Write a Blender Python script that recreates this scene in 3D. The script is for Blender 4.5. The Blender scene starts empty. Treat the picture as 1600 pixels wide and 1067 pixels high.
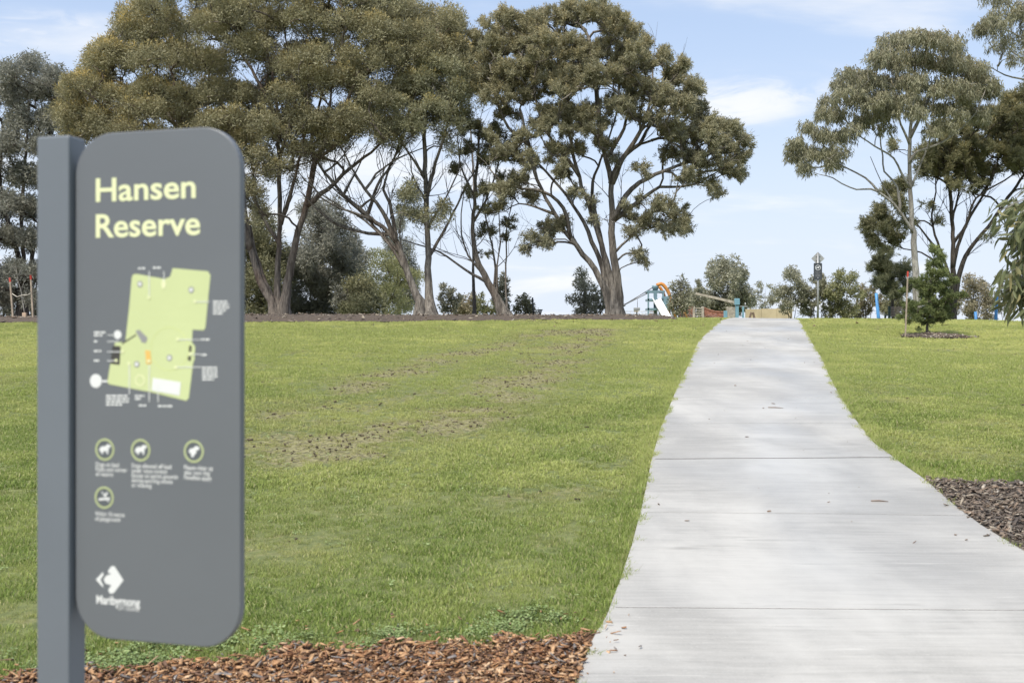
import bpy, math, random
import numpy as np
R = math.radians
rng = np.random.default_rng(7)
random.seed(7)
SC = bpy.context.scene
COL = SC.collection

# ------------------------------------------------------------------ camera
F = 1600 * 40.0 / 36.0          # focal length in photograph pixels
EYE = 1.47
cd = bpy.data.cameras.new('camera'); cam = bpy.data.objects.new('camera', cd); COL.objects.link(cam)
cam.location = (0, 0, EYE); cam.rotation_euler = (R(90), 0, 0)
cd.lens = 40.0; cd.sensor_width = 36.0; cd.clip_start = 0.05; cd.clip_end = 6000
cd.dof.use_dof = True; cd.dof.focus_distance = 24.0; cd.dof.aperture_fstop = 5.4
SC.camera = cam

# ------------------------------------------------------------------ world, sun, exposure
SUN_EL, SUN_AZ = 55, 212      # azimuth clockwise from +Y: behind the camera, to the left
w = bpy.data.worlds.new('World'); SC.world = w; w.use_nodes = True
nt = w.node_tree; N = nt.nodes; L = nt.links; N.clear()
out = N.new('ShaderNodeOutputWorld'); bg = N.new('ShaderNodeBackground')
sky = N.new('ShaderNodeTexSky'); sky.sky_type = 'NISHITA'; sky.sun_disc = False
sky.sun_elevation = R(SUN_EL); sky.sun_rotation = R(SUN_AZ)
sky.altitude = 50; sky.air_density = 1.0; sky.dust_density = 0.6; sky.ozone_density = 1.5
tc = N.new('ShaderNodeTexCoord'); sep = N.new('ShaderNodeSeparateXYZ'); L.new(tc.outputs['Generated'], sep.inputs[0])
def wmath(op, a, b=None, c=None, clamp=False):
    m = N.new('ShaderNodeMath'); m.operation = op; m.use_clamp = clamp
    for i, v in enumerate((a, b, c)):
        if v is None: continue
        if isinstance(v, (int, float)): m.inputs[i].default_value = v
        else: L.new(v, m.inputs[i])
    return m.outputs[0]
def wramp(v, a, b):
    m = N.new('ShaderNodeMapRange'); m.interpolation_type = 'SMOOTHSTEP'
    L.new(v, m.inputs[0]); m.inputs[1].default_value = a; m.inputs[2].default_value = b
    return m.outputs[0]
# cloud layer: direction projected on a high flat sheet, so the streaks flatten to the horizon
zc = wmath('MAXIMUM', sep.outputs[2], 0.0); zz = wmath('ADD', zc, 0.22)
cx = wmath('DIVIDE', sep.outputs[0], zz); cy = wmath('DIVIDE', sep.outputs[1], zz)
cmb = N.new('ShaderNodeCombineXYZ'); L.new(cx, cmb.inputs[0]); L.new(cy, cmb.inputs[1])
mp = N.new('ShaderNodeMapping'); mp.inputs['Location'].default_value = (3.1, 1.7, 0)
mp.inputs['Scale'].default_value = (0.9, 1.5, 1); L.new(cmb.outputs[0], mp.inputs[0])
n1 = N.new('ShaderNodeTexNoise'); n1.inputs['Scale'].default_value = 1.3; n1.inputs['Detail'].default_value = 8
n1.inputs['Roughness'].default_value = 0.52; n1.inputs['Distortion'].default_value = 0.35; L.new(mp.outputs[0], n1.inputs[0])
cl = wramp(n1.outputs[0], 0.44, 0.74)
# two named banks of cloud that the photograph shows
def bank(px, py, rx, ry):
    ax = wmath('DIVIDE', sep.outputs[0], wmath('MAXIMUM', sep.outputs[1], 0.02))
    az = wmath('DIVIDE', sep.outputs[2], wmath('MAXIMUM', sep.outputs[1], 0.02))
    dx = wmath('DIVIDE', wmath('SUBTRACT', ax, (px - 800) / F), rx / F)
    dz = wmath('DIVIDE', wmath('SUBTRACT', az, (533 - py) / F), ry / F)
    n = N.new('ShaderNodeTexNoise'); n.inputs['Scale'].default_value = 9; n.inputs['Detail'].default_value = 5
    m2 = N.new('ShaderNodeMapping'); m2.inputs['Scale'].default_value = (1, 1, 3.0); m2.inputs['Location'].default_value = (px * .01, 0, 0)
    L.new(tc.outputs['Generated'], m2.inputs[0]); L.new(m2.outputs[0], n.inputs[0])
    wob = wmath('MULTIPLY', wmath('SUBTRACT', n.outputs[0], 0.5), 4.5)
    q = wmath('ADD', wmath('ADD', wmath('MULTIPLY', dx, dx), wmath('MULTIPLY', dz, dz)), wob)
    inv = N.new('ShaderNodeMapRange'); inv.interpolation_type = 'SMOOTHSTEP'; L.new(q, inv.inputs[0])
    inv.inputs[1].default_value = 2.2; inv.inputs[2].default_value = -1.2
    w2 = N.new('ShaderNodeTexNoise'); w2.inputs['Scale'].default_value = 16; w2.inputs['Detail'].default_value = 7; w2.inputs['Roughness'].default_value = .6; w2.inputs['Distortion'].default_value = .8
    m3 = N.new('ShaderNodeMapping'); m3.inputs['Scale'].default_value = (.8, 1, 3.4); m3.inputs['Rotation'].default_value = (0, .35, 0); L.new(tc.outputs['Generated'], m3.inputs[0]); L.new(m3.outputs[0], w2.inputs[0])
    return wmath('MULTIPLY', inv.outputs[0], wramp(w2.outputs[0], .25, .62))
b1 = bank(1185, 160, 150, 46); b2 = bank(60, 52, 150, 38)
cm = wmath('MAXIMUM', wmath('MULTIPLY', cl, 0.55), wmath('MULTIPLY', wmath('MAXIMUM', b1, b2), 0.9))
veil = wmath('SUBTRACT', 0.98, wmath('MULTIPLY', wramp(zc, 0.0, 0.36), 0.44))
cm = wmath('ADD', veil, wmath('MULTIPLY', wmath('SUBTRACT', 1.0, veil), cm), clamp=True)
mix = N.new('ShaderNodeMix'); mix.data_type = 'RGBA'
L.new(cm, mix.inputs[0]); L.new(sky.outputs[0], mix.inputs[6])
ccol = N.new('ShaderNodeMix'); ccol.data_type = 'RGBA'; L.new(wramp(wmath('MAXIMUM', cl, wmath('MAXIMUM', b1, b2)), 0.1, 0.9), ccol.inputs[0])
blue = N.new('ShaderNodeMix'); blue.data_type = 'RGBA'; L.new(wramp(zc, 0.0, 0.34), blue.inputs[0])
blue.inputs[6].default_value = (4.55, 5.0, 5.75, 1); blue.inputs[7].default_value = (3.45, 4.2, 5.6, 1)
L.new(blue.outputs[2], ccol.inputs[6]); ccol.inputs[7].default_value = (5.6, 5.7, 5.9, 1)
L.new(ccol.outputs[2], mix.inputs[7])
L.new(mix.outputs[2], bg.inputs[0]); bg.inputs[1].default_value = 0.125
L.new(bg.outputs[0], out.inputs[0])

sd = bpy.data.lights.new('sun', 'SUN'); sun = bpy.data.objects.new('sun', sd); COL.objects.link(sun)
sd.energy = 3.3; sd.angle = R(9); sd.color = (1, 0.945, 0.85)
sun.rotation_euler = (R(90 - SUN_EL), 0, R(180 - SUN_AZ))
# lamp's -Z must point from the sun towards the ground
from mathutils import Vector, Matrix
sdir = Vector((math.sin(R(SUN_AZ)) * math.cos(R(SUN_EL)), math.cos(R(SUN_AZ)) * math.cos(R(SUN_EL)), math.sin(R(SUN_EL))))
sun.rotation_euler = sdir.to_track_quat('Z', 'Y').to_euler()
SC.render.engine = 'CYCLES'
SC.view_settings.view_transform = 'Standard'; SC.view_settings.look = 'None'
SC.view_settings.exposure = 0.5; SC.view_settings.gamma = 1.0
SC.cycles.max_bounces = 6; SC.cycles.diffuse_bounces = 3; SC.cycles.transmission_bounces = 3
SC.cycles.transparent_max_bounces = 4; SC.cycles.caustics_reflective = False; SC.cycles.caustics_refractive = False

# ------------------------------------------------------------------ terrain
def vnoise(x, y, scale, seed=0):
    x = np.asarray(x, float) / scale; y = np.asarray(y, float) / scale
    xi = np.floor(x).astype(int); yi = np.floor(y).astype(int); fx = x - xi; fy = y - yi
    fx = fx * fx * (3 - 2 * fx); fy = fy * fy * (3 - 2 * fy)
    def h(a, b):
        n = (a * 374761393 + b * 668265263 + seed * 1274126177) & 0x7fffffff
        n = ((n ^ (n >> 13)) * 1103515245) & 0x7fffffff
        return ((n ^ (n >> 16)) & 0xffff) / 65535.0
    return (h(xi, yi) * (1 - fx) + h(xi + 1, yi) * fx) * (1 - fy) + (h(xi, yi + 1) * (1 - fx) + h(xi + 1, yi + 1) * fx) * fy
def sstep(a, b, v):
    t = np.clip((np.asarray(v, float) - a) / (b - a), 0, 1); return t * t * (3 - 2 * t)
_py = np.array([-60, -20, 0, 3, 26, 28, 30, 31.5, 33, 35, 38, 42, 47, 52, 60, 70, 100, 300, 3000.])
_pz = np.array([-2.4, -1.6, -.35, -.11, 1.73, 1.885, 2.025, 2.085, 2.125, 2.17, 2.22, 2.19, 2.04, 1.88, 1.7, 1.6, 1.5, 1.2, 1.0])
_sy = np.linspace(-60, 120, 1801); _sz = np.interp(_sy, _py, _pz)
_k = np.exp(-np.linspace(-2, 2, 17) ** 2); _k /= _k.sum()
_sz = np.convolve(np.pad(_sz, 8, mode='edge'), _k, 'valid')
def prof(y):
    y = np.asarray(y, float)
    return np.where(y < 119, np.interp(y, _sy, _sz), np.interp(y, _py, _pz))
YF_X = np.array([-60, -14, -6.7, -3.2, .3, 3.2, 4.6, 5.0])      # where the lawn gives way to the bark bed under the gums
YF_Y = np.array([29.6, 29.6, 28.5, 29.0, 29.8, 30.6, 31.6, 33.5])
def terrain(x, y):
    x = np.asarray(x, float); y = np.asarray(y, float)
    z = prof(y)
    far = sstep(5, 28, y)
    z = z - far * (np.clip(x - 4, 0, 30) ** 2 * .0008) - far * np.clip(-x - 2, 0, 30) ** 2 * .0003
    # berm of the bark bed
    yf = np.interp(x, YF_X, YF_Y)
    z = z + .09 * sstep(0, 1.6, y - yf) * (1 - sstep(4.0, 5.2, x)) * (1 - sstep(44, 50, y))
    # gentle undulation off the path
    und = (vnoise(x, y, 3.1, 3) - .5) * .05 + (vnoise(x, y, 1.1, 4) - .5) * .018
    z = z + und * sstep(3, 8, y) * (1 - sstep(200, 400, y))
    return z
def P(px, py, d):
    return np.array([(px - 800) / F * d, d, EYE + (533.5 - py) / F * d])
def G(px, py):
    lo, hi = 1.5, 33.0
    f = lambda d: EYE + (533.5 - py) / F * d - float(terrain((px - 800) / F * d, d))
    best = lo; d = lo; prev = f(lo)
    while d < hi:
        d += .05; v = f(d)
        if v <= 0:
            a, b = d - .05, d
            for _ in range(25):
                m = (a + b) / 2
                if f(m) > 0: a = m
                else: b = m
            return np.array([(px - 800) / F * a, a])
    return np.array([(px - 800) / F * hi, hi])
LE = [(1128, 501.5), (1090, 537), (1075, 573.5), (1054, 617.6), (1032, 672), (1018, 722), (1004.6, 788), (988, 854), (971.5, 904), (947, 970), (927.5, 1000), (903, 1066)]
RE = [(1249, 501.5), (1269, 537), (1285, 562.5), (1302, 601), (1335, 656), (1368, 697), (1406, 725), (1442, 750), (1483, 785.5), (1533, 824), (1600, 865)]
def edge(pts):
    g = np.array([G(a, b) for a, b in pts]); g = g[np.argsort(g[:, 1])]; return g[:, 0], g[:, 1]
lex, ley = edge(LE); rex, rey = edge(RE)
lex = np.r_[lex[0] - .62, lex[0] - .25, lex, lex[-1] + 1.6, lex[-1] + 3.2]; ley = np.r_[0.0, ley[0] - 1.2, ley, ley[-1] + 6, ley[-1] + 14]
rex = np.r_[rex[0] + 7.0, rex[0] + 1.9, rex, rex[-1] + 1.2, rex[-1] + 2.8]; rey = np.r_[0.0, rey[0] - 1.9, rey, rey[-1] + 6, rey[-1] + 14]
def xl(y): return np.interp(y, ley, lex)
def xr(y): return np.interp(y, rey, rex)
def on_path(x, y, m=0.0): return (x > xl(y) - m) & (x < xr(y) + m) & (y < 43) & (y > -2)
MB_ = np.array([G(a, b) for a, b in [(20, 1062), (132, 1053), (261, 1040), (380, 1029), (449, 1015), (530, 1021), (611, 1005), (680, 1008), (745, 1015), (777, 1002), (906, 996), (960, 996)]])
def mulch_front(x, y): return (y < np.interp(x, MB_[:, 0], MB_[:, 1]) + (vnoise(x, y, .13, 11) - .5) * .16) & (x < xl(y))
MR_ = np.array([G(a, b) for a, b in [(1430, 752), (1500, 754), (1600, 760)]])
def mulch_right(x, y): return (y < np.interp(x, MR_[:, 0], MR_[:, 1]) + (vnoise(x, y, .2, 12) - .5) * .18) & (x > xr(y))
RING = G(1463, 527)
def mulch_ring(x, y): return (((x - RING[0]) / .78) ** 2 + ((y - RING[1]) / .62) ** 2) < 1 + (vnoise(x, y, .25, 13) - .5) * .8
def mulch_far(x, y): return (y > np.interp(x, YF_X, YF_Y) + (vnoise(x, y, .5, 14) - .5) * .9) & (x < 4.8) & (y < 46)
def wear(x, y):
    """0..1: scuffed strips and thin patches in the lawn"""
    x = np.asarray(x, float); y = np.asarray(y, float)
    m = np.zeros_like(x)
    strips = [([(925, 516), (850, 577), (745, 640), (640, 680), (490, 708)], .75, 1.0), ([(700, 610), (560, 640), (420, 690)], .5, .6),
              ([(860, 518), (760, 545), (700, 560), (560, 600), (430, 650)], .65, .8),
              ([(1330, 690), (1600, 712)], .5, .45), ([(600, 790), (400, 850)], .55, .6), ([(760, 790), (900, 770)], .35, .5), ([(1290, 603), (1400, 607)], .5, .3)]
    for pts, wd, s in strips:
        g = np.array([G(a, b) for a, b in pts])
        best = np.full(x.shape, 1e9)
        for (x0, y0), (x1, y1) in zip(g[:-1], g[1:]):
            t = np.clip(((x - x0) * (x1 - x0) + (y - y0) * (y1 - y0)) / ((x1 - x0) ** 2 + (y1 - y0) ** 2), 0, 1)
            best = np.minimum(best, np.hypot(x - x0 - t * (x1 - x0), y - y0 - t * (y1 - y0)))
        m = np.maximum(m, np.exp(-(best / wd) ** 2) * s)
    n = vnoise(x, y, .5, 21) * .5 + vnoise(x, y, .17, 22) * .3 + vnoise(x, y, 2.2, 23) * .2
    m = m * np.clip(2.4 * (n - .5) + .85, 0, 1.3)
    m = np.maximum(m, sstep(.66, .8, vnoise(x, y, .8, 24) * .6 + vnoise(x, y, .2, 25) * .4) * .45)
    return np.clip(m, 0, 1)

# ------------------------------------------------------------------ mesh + object helpers
WP = {}
def setp(o, label=None, cat=None, group=None, kind=None):
    if label: o['label'] = label
    if cat: o['category'] = cat
    if group: o['group'] = group
    if kind: o['kind'] = kind
    return o
def thing(name, label, cat, loc=(0, 0, 0), group=None):
    o = bpy.data.objects.new(name, None); o.empty_display_size = .1; COL.objects.link(o)
    o.location = loc; WP[o.name] = np.array(loc, float); return setp(o, label, cat, group)
def link_mesh(name, me, mat, parent=None, kind=None, origin=None):
    o = bpy.data.objects.new(name, me); COL.objects.link(o)
    if mat and not me.materials: me.materials.append(mat)
    if parent is not None:
        o.parent = parent
        pw = WP[parent.name]; ow = pw if origin is None else np.array(origin, float)
        o.location = tuple(ow - pw); WP[o.name] = ow
    else:
        ow = np.zeros(3) if origin is None else np.array(origin, float)
        o.location = tuple(ow); WP[o.name] = ow
    if kind: o['kind'] = kind
    return o
def fast_mesh(name, V, Fc, smooth=False):
    """V (n,3), Fc (m,k) int array"""
    me = bpy.data.meshes.new(name); V = np.ascontiguousarray(V, np.float32); Fc = np.ascontiguousarray(Fc, np.int32)
    m, k = Fc.shape
    me.vertices.add(len(V)); me.vertices.foreach_set('co', V.ravel())
    me.loops.add(m * k); me.loops.foreach_set('vertex_index', Fc.ravel())
    me.polygons.add(m); me.polygons.foreach_set('loop_start', np.arange(m, dtype=np.int32) * k)
    try: me.polygons.foreach_set('loop_total', np.full(m, k, np.int32))
    except Exception: pass
    if smooth: me.polygons.foreach_set('use_smooth', np.ones(m, bool))
    me.update(calc_edges=True); return me
def fattr(me, name, vals):
    a = me.attributes.new(name, 'FLOAT', 'POINT'); a.data.foreach_set('value', np.ascontiguousarray(vals, np.float32))
class MB:
    def __init__(s): s.v = []; s.f = []; s.sm = []
    def add(s, V, Fs, smooth=False):
        b = len(s.v); s.v += [tuple(map(float, q)) for q in V]; s.f += [tuple(b + i for i in f) for f in Fs]; s.sm += [smooth] * len(Fs); return s
    def box(s, c, size, ax=None, bevel=0):
        """box at centre c, size (x,y,z), optional 3x3 axes (rows)"""
        A = np.eye(3) if ax is None else np.array(ax, float); c = np.array(c, float); h = np.array(size, float) / 2
        V = [c + A[0] * h[0] * i + A[1] * h[1] * j + A[2] * h[2] * k for k in (-1, 1) for j in (-1, 1) for i in (-1, 1)]
        return s.add(V, [(0, 2, 3, 1), (4, 5, 7, 6), (0, 1, 5, 4), (2, 6, 7, 3), (0, 4, 6, 2), (1, 3, 7, 5)])
    def beam(s, a, b, wd, ht=None, up=(0, 0, 1)):
        a = np.array(a, float); b = np.array(b, float); ht = ht or wd
        z = b - a; ln = np.linalg.norm(z); z /= ln; u = np.array(up, float)
        if abs(z @ u) > .95: u = np.array([0, 1., 0])
        x = np.cross(u, z); x /= np.linalg.norm(x); y = np.cross(z, x)
        return s.box((a + b) / 2, (wd, ht, ln), (x, y, z))
    def tube(s, pts, rad, n=8, wob=0, cap=True):
        pts = np.array(pts, float); m = len(pts); rad = np.broadcast_to(np.array(rad, float), (m,))
        T = np.gradient(pts, axis=0); T /= np.linalg.norm(T, axis=1)[:, None] + 1e-9
        ref = np.array([0, 1., 0]) if abs(T[0][1]) < .9 else np.array([1., 0, 0])
        x = np.cross(ref, T[0]); x /= np.linalg.norm(x); V = []
        ph = np.arange(n) * 2 * math.pi / n
        for i in range(m):
            x = x - T[i] * (x @ T[i]); x /= np.linalg.norm(x) + 1e-9; y = np.cross(T[i], x)
            rr = rad[i] * (1 + (wob * (np.sin(ph * 2 + i * .35) * .5 + np.sin(ph * 3 - i * .6 + 1) * .35 + (rng.random(n) - .5) * .5) if wob else 0))
            for j in range(n):
                r_ = rr[j] if wob else rad[i]
                V.append(pts[i] + (x * math.cos(ph[j]) + y * math.sin(ph[j])) * r_)
        Fs = [(i * n + j, i * n + (j + 1) % n, (i + 1) * n + (j + 1) % n, (i + 1) * n + j) for i in range(m - 1) for j in range(n)]
        if cap: Fs += [tuple(reversed(range(n))), tuple((m - 1) * n + j for j in range(n))]
        return s.add(V, Fs, True)
    def prism(s, outline, O, U, V, Nn, t):
        """flat outline (u,v) on plane O,U,V extruded back by t along -Nn"""
        O = np.array(O, float); n = len(outline)
        A = [O + U * u + V * v for u, v in outline]; B = [a - Nn * t for a in A]
        return s.add(A + B, [tuple(range(n)), tuple(reversed(range(n, 2 * n)))] + [(i, n + i, n + (i + 1) % n, (i + 1) % n) for i in range(n)])
    def build(s, name, mat, parent=None, kind=None, origin=None, bevel=0):
        ow = np.array(origin, float) if origin is not None else (WP[parent.name] if parent is not None else np.zeros(3))
        me = bpy.data.meshes.new(name); me.from_pydata([tuple(np.array(q) - ow) for q in s.v], [], s.f)
        me.polygons.foreach_set('use_smooth', s.sm); me.update()
        o = link_mesh(name, me, mat, parent, kind, ow)
        if bevel:
            b = o.modifiers.new('bevel', 'BEVEL'); b.width = bevel; b.segments = 2; b.limit_method = 'ANGLE'
        return o

# ------------------------------------------------------------------ materials
class Mt:
    def __init__(s, name):
        s.m = bpy.data.materials.new(name); s.m.use_nodes = True; s.t = s.m.node_tree; s.n = s.t.nodes; s.l = s.t.links
        s.b = s.n['Principled BSDF']; s.o = s.n['Material Output']; s._p = None
    def pos(s):
        if s._p is None: s._p = s.n.new('ShaderNodeNewGeometry')
        return s._p.outputs['Position']
    def obj(s): return s.n.new('ShaderNodeTexCoord').outputs['Object']
    def island(s):
        s.pos(); return s._p.outputs['Random Per Island']
    def set(s, k, v):
        if isinstance(v, (int, float)): s.b.inputs[k].default_value = v
        elif isinstance(v, tuple): s.b.inputs[k].default_value = (*v, 1) if len(v) == 3 else v
        else: s.l.new(v, s.b.inputs[k])
        return s
    def noise(s, scale, detail=4, rough=.5, vec=None, stretch=None, dist=0):
        n = s.n.new('ShaderNodeTexNoise'); n.inputs['Scale'].default_value = scale; n.inputs['Detail'].default_value = detail
        n.inputs['Roughness'].default_value = rough; n.inputs['Distortion'].default_value = dist
        v = vec if vec is not None else s.pos()
        if stretch:
            mp = s.n.new('ShaderNodeMapping'); mp.inputs['Scale'].default_value = stretch; s.l.new(v, mp.inputs[0]); v = mp.outputs[0]
        s.l.new(v, n.inputs['Vector']); return n.outputs[0]
    def rng(s, v, a, b, c=0., d=1.):
        n = s.n.new('ShaderNodeMapRange'); n.interpolation_type = 'SMOOTHSTEP'; s.l.new(v, n.inputs[0])
        for i, q in enumerate((a, b, c, d)): n.inputs[i + 1].default_value = q
        return n.outputs[0]
    def math(s, op, a, b, clamp=False):
        n = s.n.new('ShaderNodeMath'); n.operation = op; n.use_clamp = clamp
        for i, q in enumerate((a, b)):
            if isinstance(q, (int, float)): n.inputs[i].default_value = q
            else: s.l.new(q, n.inputs[i])
        return n.outputs[0]
    def mix(s, f, a, b, mode='MIX'):
        n = s.n.new('ShaderNodeMix'); n.data_type = 'RGBA'; n.blend_type = mode
        for i, q in ((0, f), (6, a), (7, b)):
            if isinstance(q, (int, float)): n.inputs[i].default_value = q
            elif isinstance(q, tuple): n.inputs[i].default_value = (*q, 1)
            else: s.l.new(q, n.inputs[i])
        return n.outputs[2]
    def attr(s, name, typ='GEOMETRY'):
        n = s.n.new('ShaderNodeAttribute'); n.attribute_name = name; n.attribute_type = typ; return n.outputs['Fac']
    def objrand(s): return s.n.new('ShaderNodeObjectInfo').outputs['Random']
    def bump(s, h, strength=.3, dist=.02):
        n = s.n.new('ShaderNodeBump'); n.inputs['Strength'].default_value = strength; n.inputs['Distance'].default_value = dist
        s.l.new(h, n.inputs['Height']); s.l.new(n.outputs[0], s.b.inputs['Normal']); return s
def plain(name, c, rough=.5, metal=0., var=.12, sc=6.):
    m = Mt(name); f = m.noise(sc, 4)
    m.set('Base Color', m.mix(m.rng(f, .3, .7), tuple(q * (1 - var) for q in c), tuple(min(1, q * (1 + var)) for q in c)))
    m.set('Roughness', rough); m.set('Metallic', metal)
    m.bump(m.noise(sc * 14, 3), .08, .004); return m.m
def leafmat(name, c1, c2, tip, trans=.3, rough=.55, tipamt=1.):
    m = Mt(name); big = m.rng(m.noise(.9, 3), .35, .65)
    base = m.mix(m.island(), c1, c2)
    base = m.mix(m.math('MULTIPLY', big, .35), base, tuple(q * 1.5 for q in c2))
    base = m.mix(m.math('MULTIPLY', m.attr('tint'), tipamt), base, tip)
    m.set('Base Color', base); m.set('Roughness', rough); m.set('Specular IOR Level', .35)
    tr = m.n.new('ShaderNodeBsdfTranslucent'); m.l.new(m.mix(.5, base, tuple(min(1, q * 1.6) for q in c2)), tr.inputs[0])
    ms = m.n.new('ShaderNodeMixShader'); ms.inputs[0].default_value = trans
    m.l.new(m.b.outputs[0], ms.inputs[1]); m.l.new(tr.outputs[0], ms.inputs[2]); m.l.new(ms.outputs[0], m.o.inputs[0]); return m.m
def barkmat(name, dark, light, red, redamt=.5):
    m = Mt(name); st = m.noise(5, 6, .6, stretch=(1.6, 1.6, .16), dist=.6); pa = m.noise(.9, 4, .55, stretch=(1, 1, .5))
    c = m.mix(m.rng(st, .34, .62), dark, light)
    c = m.mix(m.math('MULTIPLY', m.rng(pa, .48, .66), redamt), c, red)
    fine = m.noise(24, 4, .6, stretch=(1, 1, .2)); c = m.mix(m.rng(fine, .35, .6, .55, 0), c, tuple(q * .35 for q in dark))
    m.set('Base Color', c); m.set('Roughness', .9); m.bump(m.math('ADD', st, fine), .9, .05); return m.m
M = {}
# soil under the lawn
m = Mt('lawn_soil'); wv = m.attr('wear'); nz = m.noise(9, 5, .6); big = m.noise(.8, 4)
g = m.mix(m.rng(nz, .3, .7), (.085, .11, .03), (.19, .215, .07)); g = m.mix(m.rng(big, .35, .65, 0, .35), g, (.25, .25, .10))
d = m.mix(m.rng(m.noise(22, 5, .65), .35, .65), (.11, .095, .045), (.33, .30, .14))
m.set('Base Color', m.mix(m.rng(m.math('ADD', wv, m.math('MULTIPLY', m.math('SUBTRACT', nz, .5), 1.4)), .30, .8), g, d)); m.set('Roughness', .95)
m.bump(m.noise(30, 5, .7), .6, .03); M['ground'] = m.m
# grass blades
m = Mt('grass_blade'); wv = m.attr('wear', 'INSTANCER'); tv = m.attr('tone', 'INSTANCER'); r_ = m.island()
c = m.mix(r_, (.115, .185, .035), (.36, .44, .115)); c = m.mix(tv, c, (.58, .59, .205)); c = m.mix(m.math('MULTIPLY', wv, .75), c, (.43, .40, .18))
dry = m.math('GREATER_THAN', r_, .93); c = m.mix(m.math('MULTIPLY', dry, .7), c, (.55, .48, .28))
m.set('Base Color', c); m.set('Roughness', .6); m.set('Specular IOR Level', .25)
tr = m.n.new('ShaderNodeBsdfTranslucent'); m.l.new(c, tr.inputs[0]); ms = m.n.new('ShaderNodeMixShader'); ms.inputs[0].default_value = .3
m.l.new(m.b.outputs[0], ms.inputs[1]); m.l.new(tr.outputs[0], ms.inputs[2]); m.l.new(ms.outputs[0], m.o.inputs[0]); M['blade'] = m.m
m = Mt('weed_leaf'); c = m.mix(m.island(), (.13, .19, .06), (.30, .36, .16)); m.set('Base Color', c); m.set('Roughness', .8); m.set('Specular IOR Level', .15); M['weed'] = m.m
# concrete
m = Mt('broomed_concrete')
br = m.noise(6, 5, .6, stretch=(.35, 5.5, 1)); br2 = m.noise(26, 4, .6, stretch=(.12, 3.0, 1)); blot = m.noise(1.1, 5, .55, stretch=(.7, 1, 1)); sp = m.noise(55, 3, .6)
c = m.mix(m.rng(br, .3, .7), (.285, .272, .247), (.405, .386, .352)); c = m.mix(m.rng(blot, .35, .68, 0, .55), c, (.40, .38, .345))
c = m.mix(m.rng(br2, .56, .74, 0, .6), c, (.36, .35, .33)); c = m.mix(m.rng(sp, .58, .70, 0, .4), c, (.24, .23, .205)); c = m.mix(m.rng(m.noise(85, 3, .7), .56, .70, 0, .35), c, (.62, .60, .55)); c = m.mix(m.rng(m.noise(4.5, 6, .7), .56, .70, 0, .3), c, (.27, .26, .235))
c = m.mix(m.rng(m.objrand(), 0, 1, 0, .35), c, (.42, .405, .38))
pale = m.rng(m.math('ADD', m.noise(.95, 5, .6, stretch=(1.0, .55, 1), dist=.3), m.math('MULTIPLY', m.noise(3.2, 5, .6, stretch=(.3, 2.0, 1)), .3)), .48, .92); c = m.mix(m.math('MULTIPLY', pale, .8), c, (.58, .555, .505))
st_ = m.rng(m.noise(1.9, 4, .65, stretch=(.30, 3.4, 1), dist=.4), .60, .74, 0, .55); c = m.mix(st_, c, (.27, .255, .23)); fs_ = m.rng(m.noise(9, 4, .7, stretch=(.22, 4.5, 1)), .60, .72, 0, .5); c = m.mix(fs_, c, (.24, .23, .21)); fw_ = m.rng(m.noise(7, 4, .7, stretch=(.2, 3.2, 1), dist=.2), .60, .74, 0, .5); c = m.mix(fw_, c, (.66, .63, .57))
m.set('Base Color', c); wet = m.rng(m.noise(.6, 2, .5, stretch=(1.0, .6, 1)), .36, .70)
m.l.new(m.math('SUBTRACT', .66, m.math('MULTIPLY', wet, .36)), m.b.inputs['Roughness']); m.set('Specular IOR Level', .4)
m.bump(m.math('ADD', m.math('MULTIPLY', br2, .7), m.math('MULTIPLY', br, .5)), .25, .004); M['concrete'] = m.m
m = Mt('joint_filler'); m.set('Base Color', (.06, .056, .05)); m.set('Roughness', 1.); m.set('Specular IOR Level', 0.); M['joint'] = m.m
def chipmat(name, cols):
    m = Mt(name); r_ = m.island(); rp = m.n.new('ShaderNodeValToRGB'); rp.color_ramp.interpolation = 'CONSTANT'
    e = rp.color_ramp.elements; e[0].color = (*cols[0], 1)
    e[1].position = 1 / len(cols); e[1].color = (*cols[1], 1)
    for i, q in enumerate(cols[2:]): k = e.new((i + 2) / len(cols)); k.color = (*q, 1)
    m.l.new(r_, rp.inputs[0]); fn = m.noise(60, 3, .6)
    m.set('Base Color', m.mix(m.rng(fn, .3, .65, .5, 0), rp.outputs[0], (.05, .035, .025))); m.set('Roughness', .8); return m.m
M['chip_red'] = chipmat('red_bark_chips', [(.42, .21, .09), (.55, .32, .16), (.30, .14, .065), (.66, .44, .26), (.46, .25, .12), (.18, .10, .06), (.60, .36, .18), (.27, .24, .22), (.38, .19, .09), (.50, .29, .14), (.22, .12, .07)])
M['chip_grey'] = chipmat('weathered_bark_chips', [(.17, .135, .105), (.26, .205, .155), (.11, .09, .075), (.38, .32, .24), (.21, .16, .12), (.14, .115, .095), (.29, .21, .15), (.52, .45, .36), (.18, .14, .11)])
def bedmat(name, a, b):
    m = Mt(name); m.set('Base Color', m.mix(m.rng(m.noise(28, 5, .7), .35, .65), a, b)); m.set('Roughness', .95); m.bump(m.noise(40, 5, .7), .9, .03); return m.m
M['soil_clod'] = bedmat('dark_soil_clod', (.075, .058, .036), (.21, .165, .10)); M['bed_red'] = bedmat('red_mulch_bed', (.06, .03, .015), (.22, .11, .05)); M['bed_grey'] = bedmat('grey_mulch_bed', (.04, .03, .022), (.13, .10, .075))
M['bed_far'] = bedmat('leaf_litter_bed', (.055, .04, .03), (.16, .12, .085))
M['bark_a'] = barkmat('brown_gum_bark', (.10, .082, .066), (.28, .24, .20), (.17, .095, .065), .5)
M['bark_d'] = barkmat('grey_brown_gum_bark', (.11, .094, .077), (.32, .285, .24), (.15, .10, .07), .4)
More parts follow.
